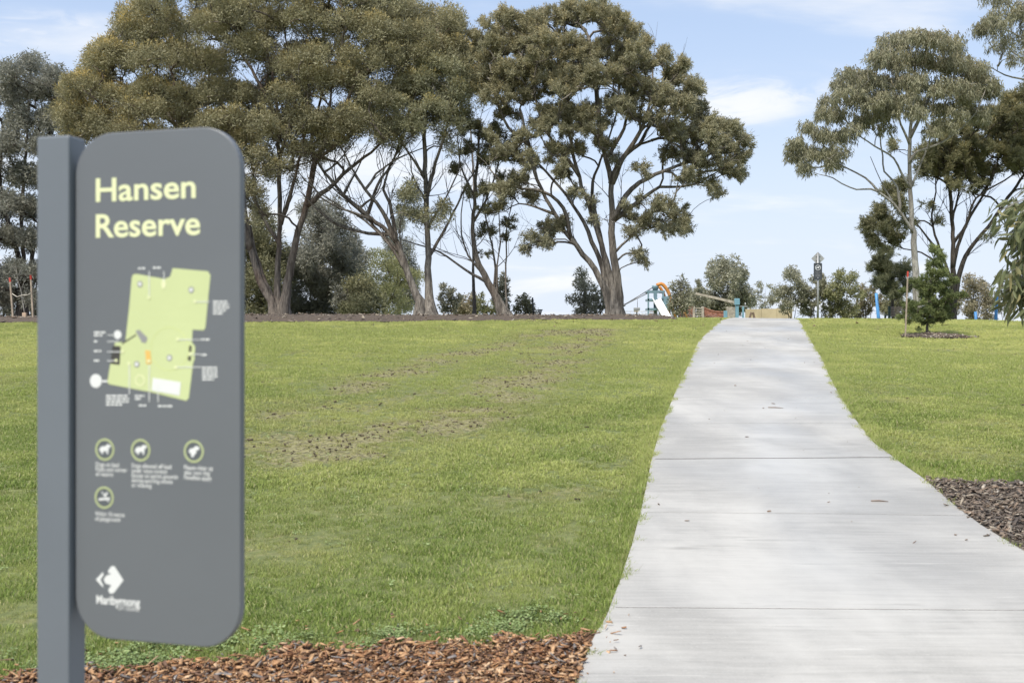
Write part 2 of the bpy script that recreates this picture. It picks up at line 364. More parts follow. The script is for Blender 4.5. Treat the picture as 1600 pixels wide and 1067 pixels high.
M['bark_pale'] = barkmat('pale_gum_bark', (.27, .25, .215), (.47, .45, .40), (.26, .20, .15), .3)
M['bark_dark'] = barkmat('dark_bark', (.045, .037, .03), (.14, .115, .095), (.10, .065, .045), .4)
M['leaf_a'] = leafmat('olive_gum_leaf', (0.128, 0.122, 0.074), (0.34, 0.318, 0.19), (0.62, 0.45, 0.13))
M['leaf_b'] = leafmat('sage_gum_leaf', (0.12, 0.125, 0.08), (0.33, 0.325, 0.2), (0.58, 0.46, 0.17))
M['leaf_d'] = leafmat('bronze_gum_leaf', (0.122, 0.118, 0.076), (0.345, 0.33, 0.21), (0.5, 0.4, 0.19))
M['leaf_e'] = leafmat('grey_green_gum_leaf', (0.12, 0.12, 0.08), (0.31, 0.3, 0.19), (0.46, 0.34, 0.19))
M['leaf_f'] = leafmat('dark_olive_leaf', (0.095, 0.1, 0.06), (0.25, 0.245, 0.14), (0.45, 0.36, 0.14))
M['leaf_i'] = leafmat('silver_grey_leaf', (0.11, 0.112, 0.088), (0.28, 0.277, 0.225), (0.36, 0.34, 0.27))
M['leaf_g'] = leafmat('she_oak_needle', (0.1, 0.11, 0.07), (0.23, 0.24, 0.14), (0.3, 0.28, 0.13))
M['leaf_k'] = leafmat('yellow_green_leaf', (0.12, 0.13, 0.065), (0.3, 0.3, 0.15), (0.5, 0.43, 0.18))
M['leaf_shrub'] = leafmat('shrub_leaf', (.075, .08, .05), (.37, .36, .26), (0.5, 0.44, 0.3), rough=.4)
M['leaf_rust'] = leafmat('rusty_shrub_leaf', (.075, .07, .042), (.34, .30, .19), (0.52, 0.38, 0.25))
M['leaf_con'] = leafmat('conifer_leaf', (0.07, 0.09, 0.038), (0.19, 0.22, 0.085), (0.36, 0.4, 0.14))
M['leaf_fg'] = leafmat('broad_gum_leaf', (.065, .08, .032), (.17, .185, .085), (0.38, 0.32, 0.15), rough=.5)
M['sign'] = plain('charcoal_powder_coat', (.152, .161, .176), .38, 0, .03, 2)
M['sign_post'] = plain('charcoal_post_coat', (.165, .182, .208), .42, 0, .04, 2)
M['lime'] = plain('pale_lime_print', (.66, .72, .30), .5, 0, .02); M['cream'] = plain('cream_print', (.80, .82, .50), .5, 0, .02)
M['white'] = plain('white_print', (.78, .78, .77), .5, 0, .02); M['mapgreen'] = plain('map_green_print', (.60, .66, .34), .5, 0, .02)
M['midgrey'] = plain('grey_print', (.30, .30, .30), .5, 0, .02); M['darkprint'] = plain('dark_print', (.06, .055, .05), .5, 0, .02)
M['symground'] = plain('slate_print', (.11, .12, .13), .5, 0, .02); M['ringlime'] = plain('muted_lime_print', (.48, .53, .28), .5, 0, .02); M['orange_print'] = plain('orange_print', (.80, .50, .14), .5, 0, .02)
M['galv'] = plain('galvanised_steel', (.42, .42, .41), .45, .6, .12, 12); M['alu'] = plain('bare_aluminium', (.40, .40, .38), .5, .3, .1, 9)
M['teal'] = plain('teal_paint', (.19, .29, .33), .4, 0, .1, 3); M['blue'] = plain('bright_blue_paint', (.10, .34, .72), .4, 0, .08, 3)
M['bluep'] = plain('light_blue_paint', (.20, .38, .47), .4, 0, .08, 3); M['orange'] = plain('orange_plastic', (.60, .24, .05), .4, 0, .1, 3); M['slide'] = plain('stainless_slide', (.52, .53, .55), .4, .1, .05, 3)
M['timber'] = plain('weathered_timber', (.44, .39, .32), .8, 0, .25, 8); M['timber_dark'] = plain('dark_timber', (.20, .14, .10), .8, 0, .25, 8)
M['rope'] = plain('red_brown_rope', (.33, .15, .10), .9, 0, .25, 8); M['sandwall'] = plain('sand_render', (.52, .43, .27), .8, 0, .1, 2)
M['stake'] = plain('hardwood_stake', (.36, .29, .22), .8, 0, .22, 9); M['redtip'] = plain('red_paint_tip', (.55, .06, .04), .6); M['tie'] = plain('tree_tie', (.62, .57, .48), .9)
M['black'] = plain('black_metal', (.03, .032, .035), .45); M['bench'] = plain('bench_slat', (.26, .20, .17), .6, 0, .2, 8); M['cable'] = plain('steel_cable', (.25, .25, .27), .5, .4)
M['guard'] = plain('card_guard', (.55, .40, .28), .8); M['dkgreen'] = plain('dark_green_metal', (.02, .05, .04), .5)
M['litter'] = plain('dry_leaf', (.20, .13, .08), .8, 0, .4, 20); M['glass'] = plain('frosted_lamp', (.7, .7, .68), .3)

# ------------------------------------------------------------------ ground
def axis(parts):
    a = []
    for lo, hi, st in parts: a += list(np.arange(lo, hi, st))
    return np.array(a + [parts[-1][1]])
gx = axis([(-3000, -400, 650), (-400, -60, 40), (-60, -22, 2), (-22, 22, .3), (22, 60, 2), (60, 400, 40), (400, 3000, 650)])
gy = axis([(-400, -40, 60), (-40, 0, 4), (0, 48, .28), (48, 120, 3), (120, 400, 28), (400, 5000, 460)])
X, Y = np.meshgrid(gx, gy); Z = terrain(X, Y) 
V = np.stack([X.ravel(), Y.ravel(), Z.ravel()], 1)
nx, ny = len(gx), len(gy); i, j = np.meshgrid(np.arange(nx - 1), np.arange(ny - 1)); b = (j * nx + i).ravel()
# the sheet steps down under the path, whose slabs are let into it
onp = on_path(V[:, 0], V[:, 1], -.12); V[onp, 2] -= .12
me = fast_mesh('ground', V, np.stack([b, b + 1, b + nx + 1, b + nx], 1), True)
fattr(me, 'wear', wear(V[:, 0], V[:, 1]))
link_mesh('ground', me, M['ground'], kind='structure')
def bed(name, mat, x0, x1, y0, y1, step, mask, lift=.012, mound=None):
    xs = np.arange(x0, x1 + step, step); ys = np.arange(y0, y1 + step, step); X, Y = np.meshgrid(xs, ys)
    Z = terrain(X, Y) + lift + (mound(X, Y) if mound else 0); V = np.stack([X.ravel(), Y.ravel(), Z.ravel()], 1)
    i, j = np.meshgrid(np.arange(len(xs) - 1), np.arange(len(ys) - 1)); b = (j * len(xs) + i).ravel()
    Fc = np.stack([b, b + 1, b + len(xs) + 1, b + len(xs)], 1)
    c = V[Fc].mean(1); Fc = Fc[mask(c[:, 0], c[:, 1])]
    used = np.unique(Fc); rm = -np.ones(len(V), int); rm[used] = np.arange(len(used))
    return link_mesh(name, fast_mesh(name, V[used], rm[Fc], True), mat, kind='structure')
bed('mulch_bed_front', M['bed_red'], -4.5, 1.0, 1.0, 5.8, .05, lambda x, y: mulch_front(x, y) | ((y < 4.2) & (x < xl(y))))
bed('mulch_bed_right', M['bed_grey'], 2.2, 9, 1.0, 9.6, .06, mulch_right)
ringm = lambda x, y: .05 * np.exp(-(((x - RING[0]) / .5) ** 2 + ((y - RING[1]) / .45) ** 2))
bed('mulch_ring', M['bed_grey'], RING[0] - 1.2, RING[0] + 1.2, RING[1] - 1, RING[1] + 1, .06, mulch_ring, .012, ringm)
bed('mulch_bed_far', M['bed_far'], -24, 5, 27, 46, .2, mulch_far, .02)

# ------------------------------------------------------------------ concrete path: one sub-base, each slab a piece
path = bpy.data.objects.new('footpath', None); COL.objects.link(path); WP['footpath'] = np.zeros(3); path['kind'] = 'structure'
y975 = float(G(1200, 719.5)[1]); y22 = float(G(1180, 537)[1])
def path_sheet(y0, y1, inset, lift, step=.12):
    n = max(2, int((y1 - y0) / step) + 1); ys = np.linspace(y0, y1, n); ts = np.linspace(0, 1, 9); V = []
    for y in ys:
        a, b_ = xl(y) + inset, xr(y) - inset
        for t in ts: V.append((a + (b_ - a) * t, y, float(terrain(a + (b_ - a) * t, y)) + lift))
    Fs = [(k * 9 + q, k * 9 + q + 1, k * 9 + 10 + q, k * 9 + 9 + q) for k in range(n - 1) for q in range(8)]
    return V, Fs, n
def slab(y0, y1):
    V, Fs, n = path_sheet(y0, y1, 0, .022)
    V = [list(v) for v in V]
    # tooled arris: outermost ring dips, then a vertical skirt
    nv = len(V); ring = [q for q in range(9)] + [k * 9 + 8 for k in range(1, n)] + [(n - 1) * 9 + q for q in range(7, -1, -1)] + [k * 9 for k in range(n - 2, 0, -1)]
    cx_ = np.mean([v[0] for v in V]); 
    R1 = [(V[q][0], V[q][1], V[q][2] - .003) for q in ring]; R2 = [(v[0], v[1], v[2] - .12) for v in R1]
    for q in ring:
        v = V[q]; 
        if v[1] < y0 + 1e-6: v[1] += .007
        if v[1] > y1 - 1e-6: v[1] -= .007
        if q % 9 == 0: v[0] += .012
        if q % 9 == 8: v[0] -= .012
    r = len(ring); Vall = V + R1 + R2
    Fs += [(ring[k], nv + k, nv + (k + 1) % r, ring[(k + 1) % r]) for k in range(r)]
    Fs += [(nv + k, nv + r + k, nv + r + (k + 1) % r, nv + (k + 1) % r) for k in range(r)]
    mb = MB(); mb.add(Vall, Fs); o = mb.build('slab', M['concrete'], path)
    return o
step = (y22 - y975) / 6
ed = [y975 + step * k for k in range(-4, 16)]; ed[0] = max(ed[0], .3)
for a, b_ in zip(ed[:-1], ed[1:]):
    big0 = abs(a - y975) < .01 or abs(a - y22) < .01; big1 = abs(b_ - y975) < .01 or abs(b_ - y22) < .01
    slab(a + (.013 if big0 else .002 if a < 9 else .005), b_ - (.013 if big1 else .002 if b_ < 9 else .005))
mb = MB(); V, Fs, n = path_sheet(ed[0], ed[-1], .03, .0203, .12); mb.add(V, Fs); mb.build('sub_base', M['joint'], path)

# ------------------------------------------------------------------ scattered ground cover (instanced on points)
def scatter(n_m2, y0, y1, keep, extra=1.6, xlim=None):
    hw = lambda y: .46 * y + extra
    A = 0; W = hw(y1); n = int(n_m2 * 2 * W * (y1 - y0))
    x = rng.uniform(-W, W, n); y = rng.uniform(y0, y1, n); k = (np.abs(x) < hw(y)) & keep(x, y); return x[k], y[k]
def tuft(name, mat, blades, rad, h, wdt, round_leaf=False, seed=1):
    r = np.random.default_rng(seed); V = []; Fs = []
    for _ in range(blades):
        a = r.uniform(0, 6.28); q = rad * math.sqrt(r.random()); b0 = np.array([q * math.cos(a), q * math.sin(a), -.004])
        if round_leaf:
            hh = h * r.uniform(.4, 1); ln = wdt * r.uniform(.7, 1.3); da = r.uniform(0, 6.28); dv = np.array([math.cos(da), math.sin(da), r.uniform(-.3, .4)]); sv = np.array([-math.sin(da), math.cos(da), r.uniform(-.3, .3)])
            c = b0 + np.array([0, 0, hh]); k = len(V)
            V += [c - dv * ln * .5, c + sv * ln * .35 + dv * .1 * ln, c + dv * ln * .5, c - sv * ln * .35 + dv * .1 * ln]; Fs.append((k, k + 1, k + 2, k + 3)); continue
        hh = h * r.uniform(.45, 1.15); da = r.uniform(0, 6.28); ln = r.uniform(.15, .9) * hh; dv = np.array([math.cos(da) * ln, math.sin(da) * ln, 0])
        fa = r.uniform(0, 3.14); sv = np.array([math.cos(fa), math.sin(fa), 0]) * wdt * r.uniform(.6, 1.3) / 2; k = len(V)
        mid = b0 + dv * .35 + np.array([0, 0, hh * .62]); tip = b0 + dv + np.array([0, 0, hh])
        V += [b0 - sv, b0 + sv, mid + sv * .8, mid - sv * .8, tip]; Fs += [(k, k + 1, k + 2, k + 3), (k + 3, k + 2, k + 4)]
    me = bpy.data.meshes.new(name); me.from_pydata([tuple(v) for v in V], [], Fs); me.materials.append(mat); me.update()
    return bpy.data.objects.new(name, me)          # never linked: only a source of geometry for the instancer
def instancer(name, x, y, src, scl, lift=0.0, tilt=.15, zadd=None, attrs=None, label=None):
    z = terrain(x, y) + lift + (zadd if zadd is not None else 0)
    me = bpy.data.meshes.new(name); me.vertices.add(len(x)); me.vertices.foreach_set('co', np.stack([x, y, z], 1).astype(np.float32).ravel())
    fattr(me, 'scl', scl); rot = np.stack([rng.normal(0, tilt, len(x)), rng.normal(0, tilt, len(x)), rng.uniform(0, 6.283, len(x))], 1).astype(np.float32)
    a = me.attributes.new('rot', 'FLOAT_VECTOR', 'POINT'); a.data.foreach_set('vector', rot.ravel())
    for k, v in (attrs or {}).items(): fattr(me, k, v)
    o = bpy.data.objects.new(name, me); COL.objects.link(o); setp(o, label, kind='stuff')
    g = bpy.data.node_groups.new(name, 'GeometryNodeTree'); g.interface.new_socket('Geometry', in_out='INPUT', socket_type='NodeSocketGeometry'); g.interface.new_socket('Geometry', in_out='OUTPUT', socket_type='NodeSocketGeometry')
    gi = g.nodes.new('NodeGroupInput'); go = g.nodes.new('NodeGroupOutput'); mp = g.nodes.new('GeometryNodeMeshToPoints'); ip = g.nodes.new('GeometryNodeInstanceOnPoints'); oi = g.nodes.new('GeometryNodeObjectInfo')
    oi.inputs['Object'].default_value = src; oi.inputs['As Instance'].default_value = True
    ar = g.nodes.new('GeometryNodeInputNamedAttribute'); ar.data_type = 'FLOAT_VECTOR'; ar.inputs[0].default_value = 'rot'
    asc = g.nodes.new('GeometryNodeInputNamedAttribute'); asc.data_type = 'FLOAT'; asc.inputs[0].default_value = 'scl'
    l = g.links; l.new(gi.outputs[0], mp.inputs[0]); l.new(mp.outputs[0], ip.inputs['Points']); l.new(oi.outputs['Geometry'], ip.inputs['Instance'])
    l.new(ar.outputs[0], ip.inputs['Rotation']); l.new(asc.outputs[0], ip.inputs['Scale']); l.new(ip.outputs[0], go.inputs[0])
    md = o.modifiers.new('scatter', 'NODES'); md.node_group = g; return o
def lawn(x, y): return ~on_path(x, y, .02 + .05 * (vnoise(x, y, .15, 31) - .45)) & ~mulch_front(x, y) & ~mulch_right(x, y) & ~mulch_ring(x, y) & ~mulch_far(x, y)
def tone(x, y): return np.clip(sstep(.36, .76, vnoise(x, y, 1.6, 41) * .3 + vnoise(x, y, .4, 42) * .4 + vnoise(x, y, 5, 43) * .3) * .5 + .04 + .52 * sstep(7, 22, y), 0, 1)
zones = [(700, 2.2, 8.5, .85, 0.032, 1), (480, 8.5, 14, .95, .032, 2), (300, 14, 22, 1.1, .028, 3), (190, 22, 34, 1.3, .024, 4)]
for dens, y0, y1, sc, h, sd_ in zones:
    x, y = scatter(dens, y0, y1, lawn); wv = wear(x, y); k = rng.random(len(x)) > wv * .7; x, y, wv = x[k], y[k], wv[k]
    hv = vnoise(x, y, .13, 53) * .55 + vnoise(x, y, .4, 51) * .3 + vnoise(x, y, 1.3, 52) * .15
    s = sc * (.40 + 1.15 * hv) * rng.uniform(.7, 1.25, len(x)) * (1 - .45 * wv)
    src = tuft('grass_tuft', M['blade'], 26, .055, h, .0042 if y0 < 8 else .0055, seed=sd_)
    instancer('grass', x, y, src, s, attrs={'wear': wv, 'tone': tone(x, y)})
# taller tufts crowding the kerbless path edges
x, y = scatter(900, 3, 29, lambda x, y: on_path(x, y, .16) & ((x < xl(y) + .10 * (vnoise(x * 0, y, .18, 33) - .35)) | (x > xr(y) - .10 * (vnoise(x * 0 + 9, y, .22, 34) - .35))) & ~mulch_front(x, y) & ~mulch_right(x, y)); instancer('edge_grass', x, y, tuft('edge_tuft', M['blade'], 18, .035, .058, .0045, seed=9), rng.uniform(.45, 1.0, len(x)), tilt=.3, attrs={'wear': np.zeros(len(x)), 'tone': tone(x, y) * .8 + .05})
# low broad-leaved weeds along the bark bed
x, y = scatter(900, 4, 6.0, lambda x, y: lawn(x, y) & (y < np.interp(x, MB_[:, 0], MB_[:, 1]) + .05 + .55 * vnoise(x, y, .4, 61)) & (vnoise(x, y, .2, 62) > rng.random(len(x)) * .5 + .25) & (x < .3))
instancer('weeds', x, y, tuft('weed_tuft', M['weed'], 22, .05, .035, .013, True, seed=5), rng.uniform(.6, 1.3, len(x)), tilt=.2)
x, y = scatter(30, 4, 12, lambda x, y: lawn(x, y) & (vnoise(x, y, .5, 63) > .55)); instancer('weeds', x, y, tuft('weed_tuft', M['weed'], 10, .03, .03, .014, True, seed=6), rng.uniform(.6, 1.2, len(x)), tilt=.2)

def chips(name, x, y, mat, lmin, lmax, lift=.01, layers=.03, zadd=None, thick=.18):
    n = len(x); L_ = (lmin * .5 + (lmax * 1.5 - lmin * .5) * rng.random(n) ** 2.6); W_ = np.minimum(L_, lmax * .8) * rng.uniform(.14, .5, n); T_ = np.maximum(.002, W_ * thick)
    a = rng.uniform(0, 6.283, n); pt = rng.normal(0, .28, n); rl = rng.normal(0, .45, n)
    D = np.stack([np.cos(a) * np.cos(pt), np.sin(a) * np.cos(pt), np.sin(pt)], 1); S0 = np.stack([-np.sin(a), np.cos(a), np.zeros(n)], 1); N0 = np.cross(D, S0)
    S = S0 * np.cos(rl)[:, None] + N0 * np.sin(rl)[:, None]; Nn = np.cross(D, S)
    z = terrain(x, y) + lift + rng.random(n) * layers + (zadd if zadd is not None else 0); C = np.stack([x, y, z], 1)
    V = []
    for k in (-1, 1):
        for sx, sy in ((-1, -.55), (1, -.35), (.8, .5), (-.9, .65)):
            j_ = rng.uniform(.75, 1.25, (n, 1)); V.append(C + D * (sx * .5 * L_)[:, None] * j_ + S * (sy * W_)[:, None] * j_ + Nn * (k * T_)[:, None])
    V = np.stack(V, 1).reshape(-1, 3); q = np.array([(3, 2, 1, 0), (4, 5, 6, 7), (0, 1, 5, 4), (1, 2, 6, 5), (2, 3, 7, 6), (3, 0, 4, 7)])
    Fc = (q[None] + (np.arange(n) * 8)[:, None, None]).reshape(-1, 4)
    return link_mesh(name, fast_mesh(name, V, Fc), mat, kind='stuff')
x, y = scatter(5200, 4.1, 6.0, lambda x, y: mulch_front(x, y) & (x < .7) & (x > -3.2), .6); chips('bark_chips', x, y, M['chip_red'], .012, .042)
x, y = scatter(90, 4.6, 6.3, lambda x, y: ~mulch_front(x, y) & (x < .6) & (y < np.interp(x, MB_[:, 0], MB_[:, 1]) + .35), .6); chips('bark_chips', x, y, M['chip_red'], .015, .04, .012)
x, y = scatter(2100, 4.0, 9.6, lambda x, y: mulch_right(x, y) & (x < 6.5), 1.6); chips('bark_chips', x, y, M['chip_grey'], .018, .062)
x, y = scatter(900, 22, 25.5, mulch_ring); chips('bark_chips', x, y, M['chip_grey'], .03, .10, .012, .03, ringm(x, y))
x, y = scatter(14, 28, 44, mulch_far, 2); chips('bark_litter', x, y, M['chip_grey'], .04, .13, .02, .02)
x, y = scatter(4, 4.5, 31, lambda x, y: lawn(x, y)); k = rng.random(len(x)) < .04 + wear(x, y); chips('clods', x[k], y[k], M['soil_clod'], .012, .035, .012, .01, thick=.4)
x, y = scatter(260, 7, 30, lambda x, y: lawn(x, y)); k = rng.random(len(x)) < (wear(x, y) - .40) * .9; chips('clods', x[k], y[k], M['soil_clod'], .010, .032, .004, .018, thick=.6)
x, y = scatter(1.0, 4.5, 26, lambda x, y: on_path(x, y, -.05)); chips('leaf_litter', x, y, M['litter'], .012, .035, .027, .001, thick=.08)
x, y = scatter(500, 4.3, 9.5, lambda x, y: on_path(x, y, 0) & ((x > xr(y) - .09) & (y < 8.7) | (x < xl(y) + .08) & (y < 5.2))); k = rng.random(len(x)) < .07; chips('leaf_litter', x[k], y[k], M['chip_grey'], .015, .05, .027, .002)
x, y = scatter(1.0, 26, 38, lambda x, y: lawn(x, y) & (x > 0)); chips('leaf_litter', x, y, M['litter'], .05, .12, .03, .01, thick=.1)

for (xa, ya, xb, yb, lab) in ((1200, 640, 1224, 641, 'thin fallen twig lying across the middle of the path'), (1361, 788, 1388, 789, 'thin fallen twig on the path close to the right bark bed')):
    a = G(xa, ya); b = G(xb, yb); a = np.array([*a, float(terrain(*a)) + .027]); b = np.array([*b, float(terrain(*b)) + .027]); m_ = (a + b) / 2 + np.array([0, .012, .002])
    setp(MB().tube([a, m_, b], [.004, .005, .002], 6).build('twig', M['timber_dark'], None, origin=a), lab, 'twig')
# ------------------------------------------------------------------ trees
def leaf_mesh(name, C, D, Ln, Wd, tint, mat, parent):
    n = len(C); D = D / (np.linalg.norm(D, axis=1)[:, None] + 1e-9)
    S = np.cross(D, rng.normal(size=(n, 3))); S /= np.linalg.norm(S, axis=1)[:, None] + 1e-9
    Ln = Ln[:, None]; Wd = Wd[:, None]; pw = WP[parent.name]; C = C - pw
    k = (rng.random((n, 1)) < .5) * 1.          # a leaf is one slim blade, widest near one end or the other
    V = np.stack([C + D * Ln * k * .3 - S * Wd * .5, C + D * Ln * k * .3 + S * Wd * .5, C + D * Ln], 1).reshape(-1, 3)
    me = fast_mesh(name, V, np.arange(n * 3).reshape(n, 3)); fattr(me, 'tint', np.repeat(tint, 3))
    o = link_mesh(name, me, mat, parent, 'stuff'); return o
def catmull(pts, stepn):
    pts = np.array(pts, float); out = []
    Pp = np.vstack([2 * pts[0] - pts[1], pts, 2 * pts[-1] - pts[-2]])
    for i in range(1, len(Pp) - 2):
        p0, p1, p2, p3 = Pp[i - 1:i + 3]; n = max(2, int(np.linalg.norm((p2 - p1)[:3]) / stepn))
        for t in np.arange(n) / n: out.append(.5 * ((2 * p1) + (-p0 + p2) * t + (2 * p0 - 5 * p1 + 4 * p2 - p3) * t * t + (-p0 + 3 * p1 - 3 * p2 + p3) * t ** 3))
    out.append(pts[-1]); return np.array(out)
def tree(name, label, cat, d, base, limbs, clumps, bark, leaf, group=None, depth=2.5, puff=.36, per=260, LW=(.15, .034), style='puff', dens=1., tipf=None, twig=.011, up=.8, pxoff=0, layers=2, sag=0., zbase=None, shell=.55, bare=0):
    bx_, by_ = base; bw = P(bx_, by_, d); zg = float(terrain(bw[0], bw[1])); loc = (bw[0], bw[1], zg)
    T = thing(name, label, cat, loc, group)
    pos = []; par = []; rad = []; islimb = []; pxs = []
    tm = MB()
    for enddd, r0, r1, pl in limbs:
        start_par = -1; dd0 = 0.
        if pxs and not (abs(pl[0][1] - by_) < 12):
            k = int(np.argmin([(a - pl[0][0]) ** 2 + (b - pl[0][1]) ** 2 for a, b in pxs])); start_par = k; dd0 = pos[k][1] - d
        n = len(pl); pts = []
        for q, (a, b) in enumerate(pl):
            t = q / (n - 1); dd = dd0 + (enddd - dd0) * t; w3 = P(a, b, d + dd); pts.append([*w3, r0 + (r1 * .75 - r0) * t ** .55])
        if start_par >= 0: pts[0][:3] = pos[start_par]
        else:
            pts[0][2] = min(pts[0][2], zg + .02); pts.insert(0, [pts[0][0], pts[0][1], zg - .25, r0 * 1.25])
        cp = catmull(pts, .28); cp[:, :3] += rng.normal(0, .012, (len(cp), 3)) * (cp[:, 3:4] > .02)
        if start_par < 0:
            hgt = cp[:, 2] - zg; cp[:, 3] *= 1 + .4 * np.exp(-np.clip(hgt, 0, None) / .25)
        tm.tube(cp[:, :3], cp[:, 3], 10 if r0 > .09 else 6, .16 if r0 > .06 else 0)
        prev = start_par
        for k in range(len(cp)):
            pos.append(cp[k, :3]); par.append(prev); rad.append(cp[k, 3]); islimb.append(True); prev = len(pos) - 1
            dq = cp[k, 1]; pxs.append((800 + cp[k, 0] / dq * F, 533.5 - (cp[k, 2] - EYE) / dq * F))
    if tm.v: tm.build('trunk', bark, T)
    r0_limit = 0
    # leaf clusters
    cs = np.array([c[:4] for c in clumps], float); cen = cs[:, 0].mean(); hwx = max(20, (cs[:, 0] + cs[:, 2]).max() - cen)
    pc = []; pr = []; conn = []; pu = []; cyc = cs[:, 1].mean(); hwy = max(20, (cs[:, 1] + cs[:, 3]).max() - cyc)
    for c in clumps:
        cx_, cy_, rx, ry = c[:4]; dn = c[4] if len(c) > 4 else 1.; pm = d / F
        for ly in range(layers):
            prof_ = math.sqrt(max(.12, 1 - ((cx_ - cen) / hwx) ** 2)); dd = rng.uniform(-1, 1) * depth * prof_
            if ly == 0: dd = -abs(dd)
            if ly == 1: dd = abs(dd)
            if style == 'lobe':
                if ly >= 2: dd = abs(dd) * .6
                if ly < 2: dd = (-1, 1)[ly] * depth * math.sqrt(max(.05, 1 - ((cx_ - cen) / hwx) ** 2 - .55 * ((cy_ - cyc) / hwy) ** 2)) * rng.uniform(.55, 1.1)
                jx, jy = (rng.uniform(-.35, .35, 2) if ly else (0, 0)); ctr = P(cx_ + jx * rx, cy_ + jy * ry, d + dd); Rm = np.array([rx, (rx + ry) / 2, ry]) * pm * (d + dd) / d * .84
                n = int(dens * dn * 3.9 * Rm[0] * Rm[2] / puff ** 2)
                for q in range(n):
                    u = rng.normal(size=3); u[2] = u[2] + .35; u /= np.linalg.norm(u)
                    if u[2] < -.3 and rng.random() < .7: u[2] = -u[2]
                    w_ = rng.uniform(.8, 1.08) if rng.random() < .85 else rng.uniform(.3, .8)
                    pc.append(ctr + u * Rm * w_); pr.append(puff * rng.uniform(.75, 1.3)); conn.append(q % 4 == 0); pu.append(u[2])
                continue
            n = max(1, int(round(dens * dn * 1.15 * (rx * pm) * (ry * pm) / (puff * puff * .55) + .3)))
            for _ in range(n):
                while True:
                    u = rng.uniform(-1, 1, 3); r2 = np.linalg.norm(u)
                    if .0 < r2 < 1: break
                u = u / r2 * r2 ** shell; rr = puff * rng.uniform(.7, 1.25)
                shr = 1 - min(.6, rr / pm / max(rx, ry) * .6)
                p = P(cx_ + u[0] * rx * shr, cy_ + u[1] * ry * shr, d + dd + u[2] * (rx + ry) * .5 * pm)
                pc.append(p); pr.append(rr); conn.append(True); pu.append(.6)
    pc = np.array(pc); pr = np.array(pr); npf = len(pc)
    # grow branches to every cluster
    pos = [np.array(q) for q in pos]; plen = []
    for k in range(len(pos)): plen.append(0 if par[k] < 0 else plen[par[k]] + np.linalg.norm(pos[k] - pos[par[k]]))
    LP = np.array(pos); ordr = np.argsort([np.min(np.linalg.norm(LP - c, axis=1)) for c in pc])
    cap = len(pos) + npf * 14; A = np.zeros((cap, 3)); PLn = np.zeros(cap); A[:len(pos)] = LP; PLn[:len(pos)] = plen; cnt = len(pos)
    par = list(par); nl = cnt; isend = {}
    low = zg + .12 * (pc[:, 2].max() - zg)
    for k in ordr:
        if not conn[k]: continue
        c = pc[k] - np.array([0, 0, pr[k] * .35]); a = A[:cnt]
        dist = np.linalg.norm(a - c, axis=1); cost = dist + .16 * PLn[:cnt] + up * np.maximum(0, a[:, 2] - c[2] + .15) * 1.3 + 5 * (a[:, 2] < low)
        q = int(np.argmin(cost)); s0 = A[q]; ln = dist[q]
        n = max(2, min(12, int(ln / .3) + 1)); pdv = (A[q] - A[par[q]]) if par[q] >= 0 else np.array([0, 0, 1.]); pdv = pdv / (np.linalg.norm(pdv) + 1e-9)
        ctrl = s0 + (pdv * .45 + np.array([0, 0, .18 - sag])) * ln * .5 + (c - s0) * .25 + rng.normal(0, .05, 3) * ln
        prev = q
        for t in np.linspace(0, 1, n + 1)[1:]:
            p = (1 - t) ** 2 * s0 + 2 * t * (1 - t) * ctrl + t * t * c + rng.normal(0, .018, 3)
            if cnt >= cap: break
            A[cnt] = p; PLn[cnt] = PLn[prev] + np.linalg.norm(p - A[prev]); par.append(prev); prev = cnt; cnt += 1
        isend[prev] = 1
    num = np.zeros(cnt); 
    for k in isend: num[k] += 1
    for k in range(cnt - 1, nl - 1, -1): num[par[k]] += num[k] if par[k] >= nl else 0
    kids = {}
    for k in range(nl, cnt): kids.setdefault(par[k], []).append(k)
    def rd(k): return twig * max(1, num[k]) ** .52
    bm = MB(); stack = []
    for p_, ch in kids.items():
        if p_ < nl: stack += [(p_, c) for c in ch]
    while stack:
        p_, c = stack.pop(); ch = [p_, c]; r_lim = rad[p_] * .75 if p_ < nl else 9
        while c in kids:
            ks = sorted(kids[c], key=lambda q: -num[q]); stack += [(c, q) for q in ks[1:]]; c = ks[0]; ch.append(c)
        rr = np.array([min(r_lim, rd(q)) if q >= nl else min(r_lim, rd(ch[1])) for q in ch]); rr[-1] *= .5
        if len(ch) >= 2: bm.tube(A[ch], rr, 5 if rr[0] > .025 else 3, 0, False)
    for _ in range(bare):        # leafless twigs inside the crown's skirt
        q = int(rng.integers(3, nl)); 
        if pos[q][2] < zg + .22 * (pc[:, 2].max() - zg) or par[q] < 0: continue
        ax = (pos[q] - pos[par[q]]); ax = ax / (np.linalg.norm(ax) + 1e-9); ax = ax + rng.normal(size=3) * .38 + np.array([0, 0, .25]); ax /= np.linalg.norm(ax)
        ln = rng.uniform(.7, 2.0); p = [np.array(pos[q])]; n_ = 6
        for k in range(n_): ax = ax + rng.normal(size=3) * .13 + np.array([0, 0, .05]); ax /= np.linalg.norm(ax); p.append(p[-1] + ax * ln / n_)
        rr = min(rad[q] * .5, .022); bm.tube(p, np.linspace(rr, .004, n_ + 1), 3, 0, False)
        for f in (2, 3, 4):
            a2 = (p[f + 1] - p[f]); a2 = a2 / np.linalg.norm(a2) + rng.normal(size=3) * .5; a2 /= np.linalg.norm(a2); bm.tube([p[f], p[f] + a2 * ln * .25, p[f] + a2 * ln * .45 + np.array([0, 0, .06])], [rr * .55, rr * .35, .003], 3, 0, False)
    bm.build('branches', bark, T, kind='stuff')
    # leaves
    cnts = np.maximum(8, (per * (pr / puff) ** 2 * rng.uniform(.75, 1.25, npf))).astype(int)
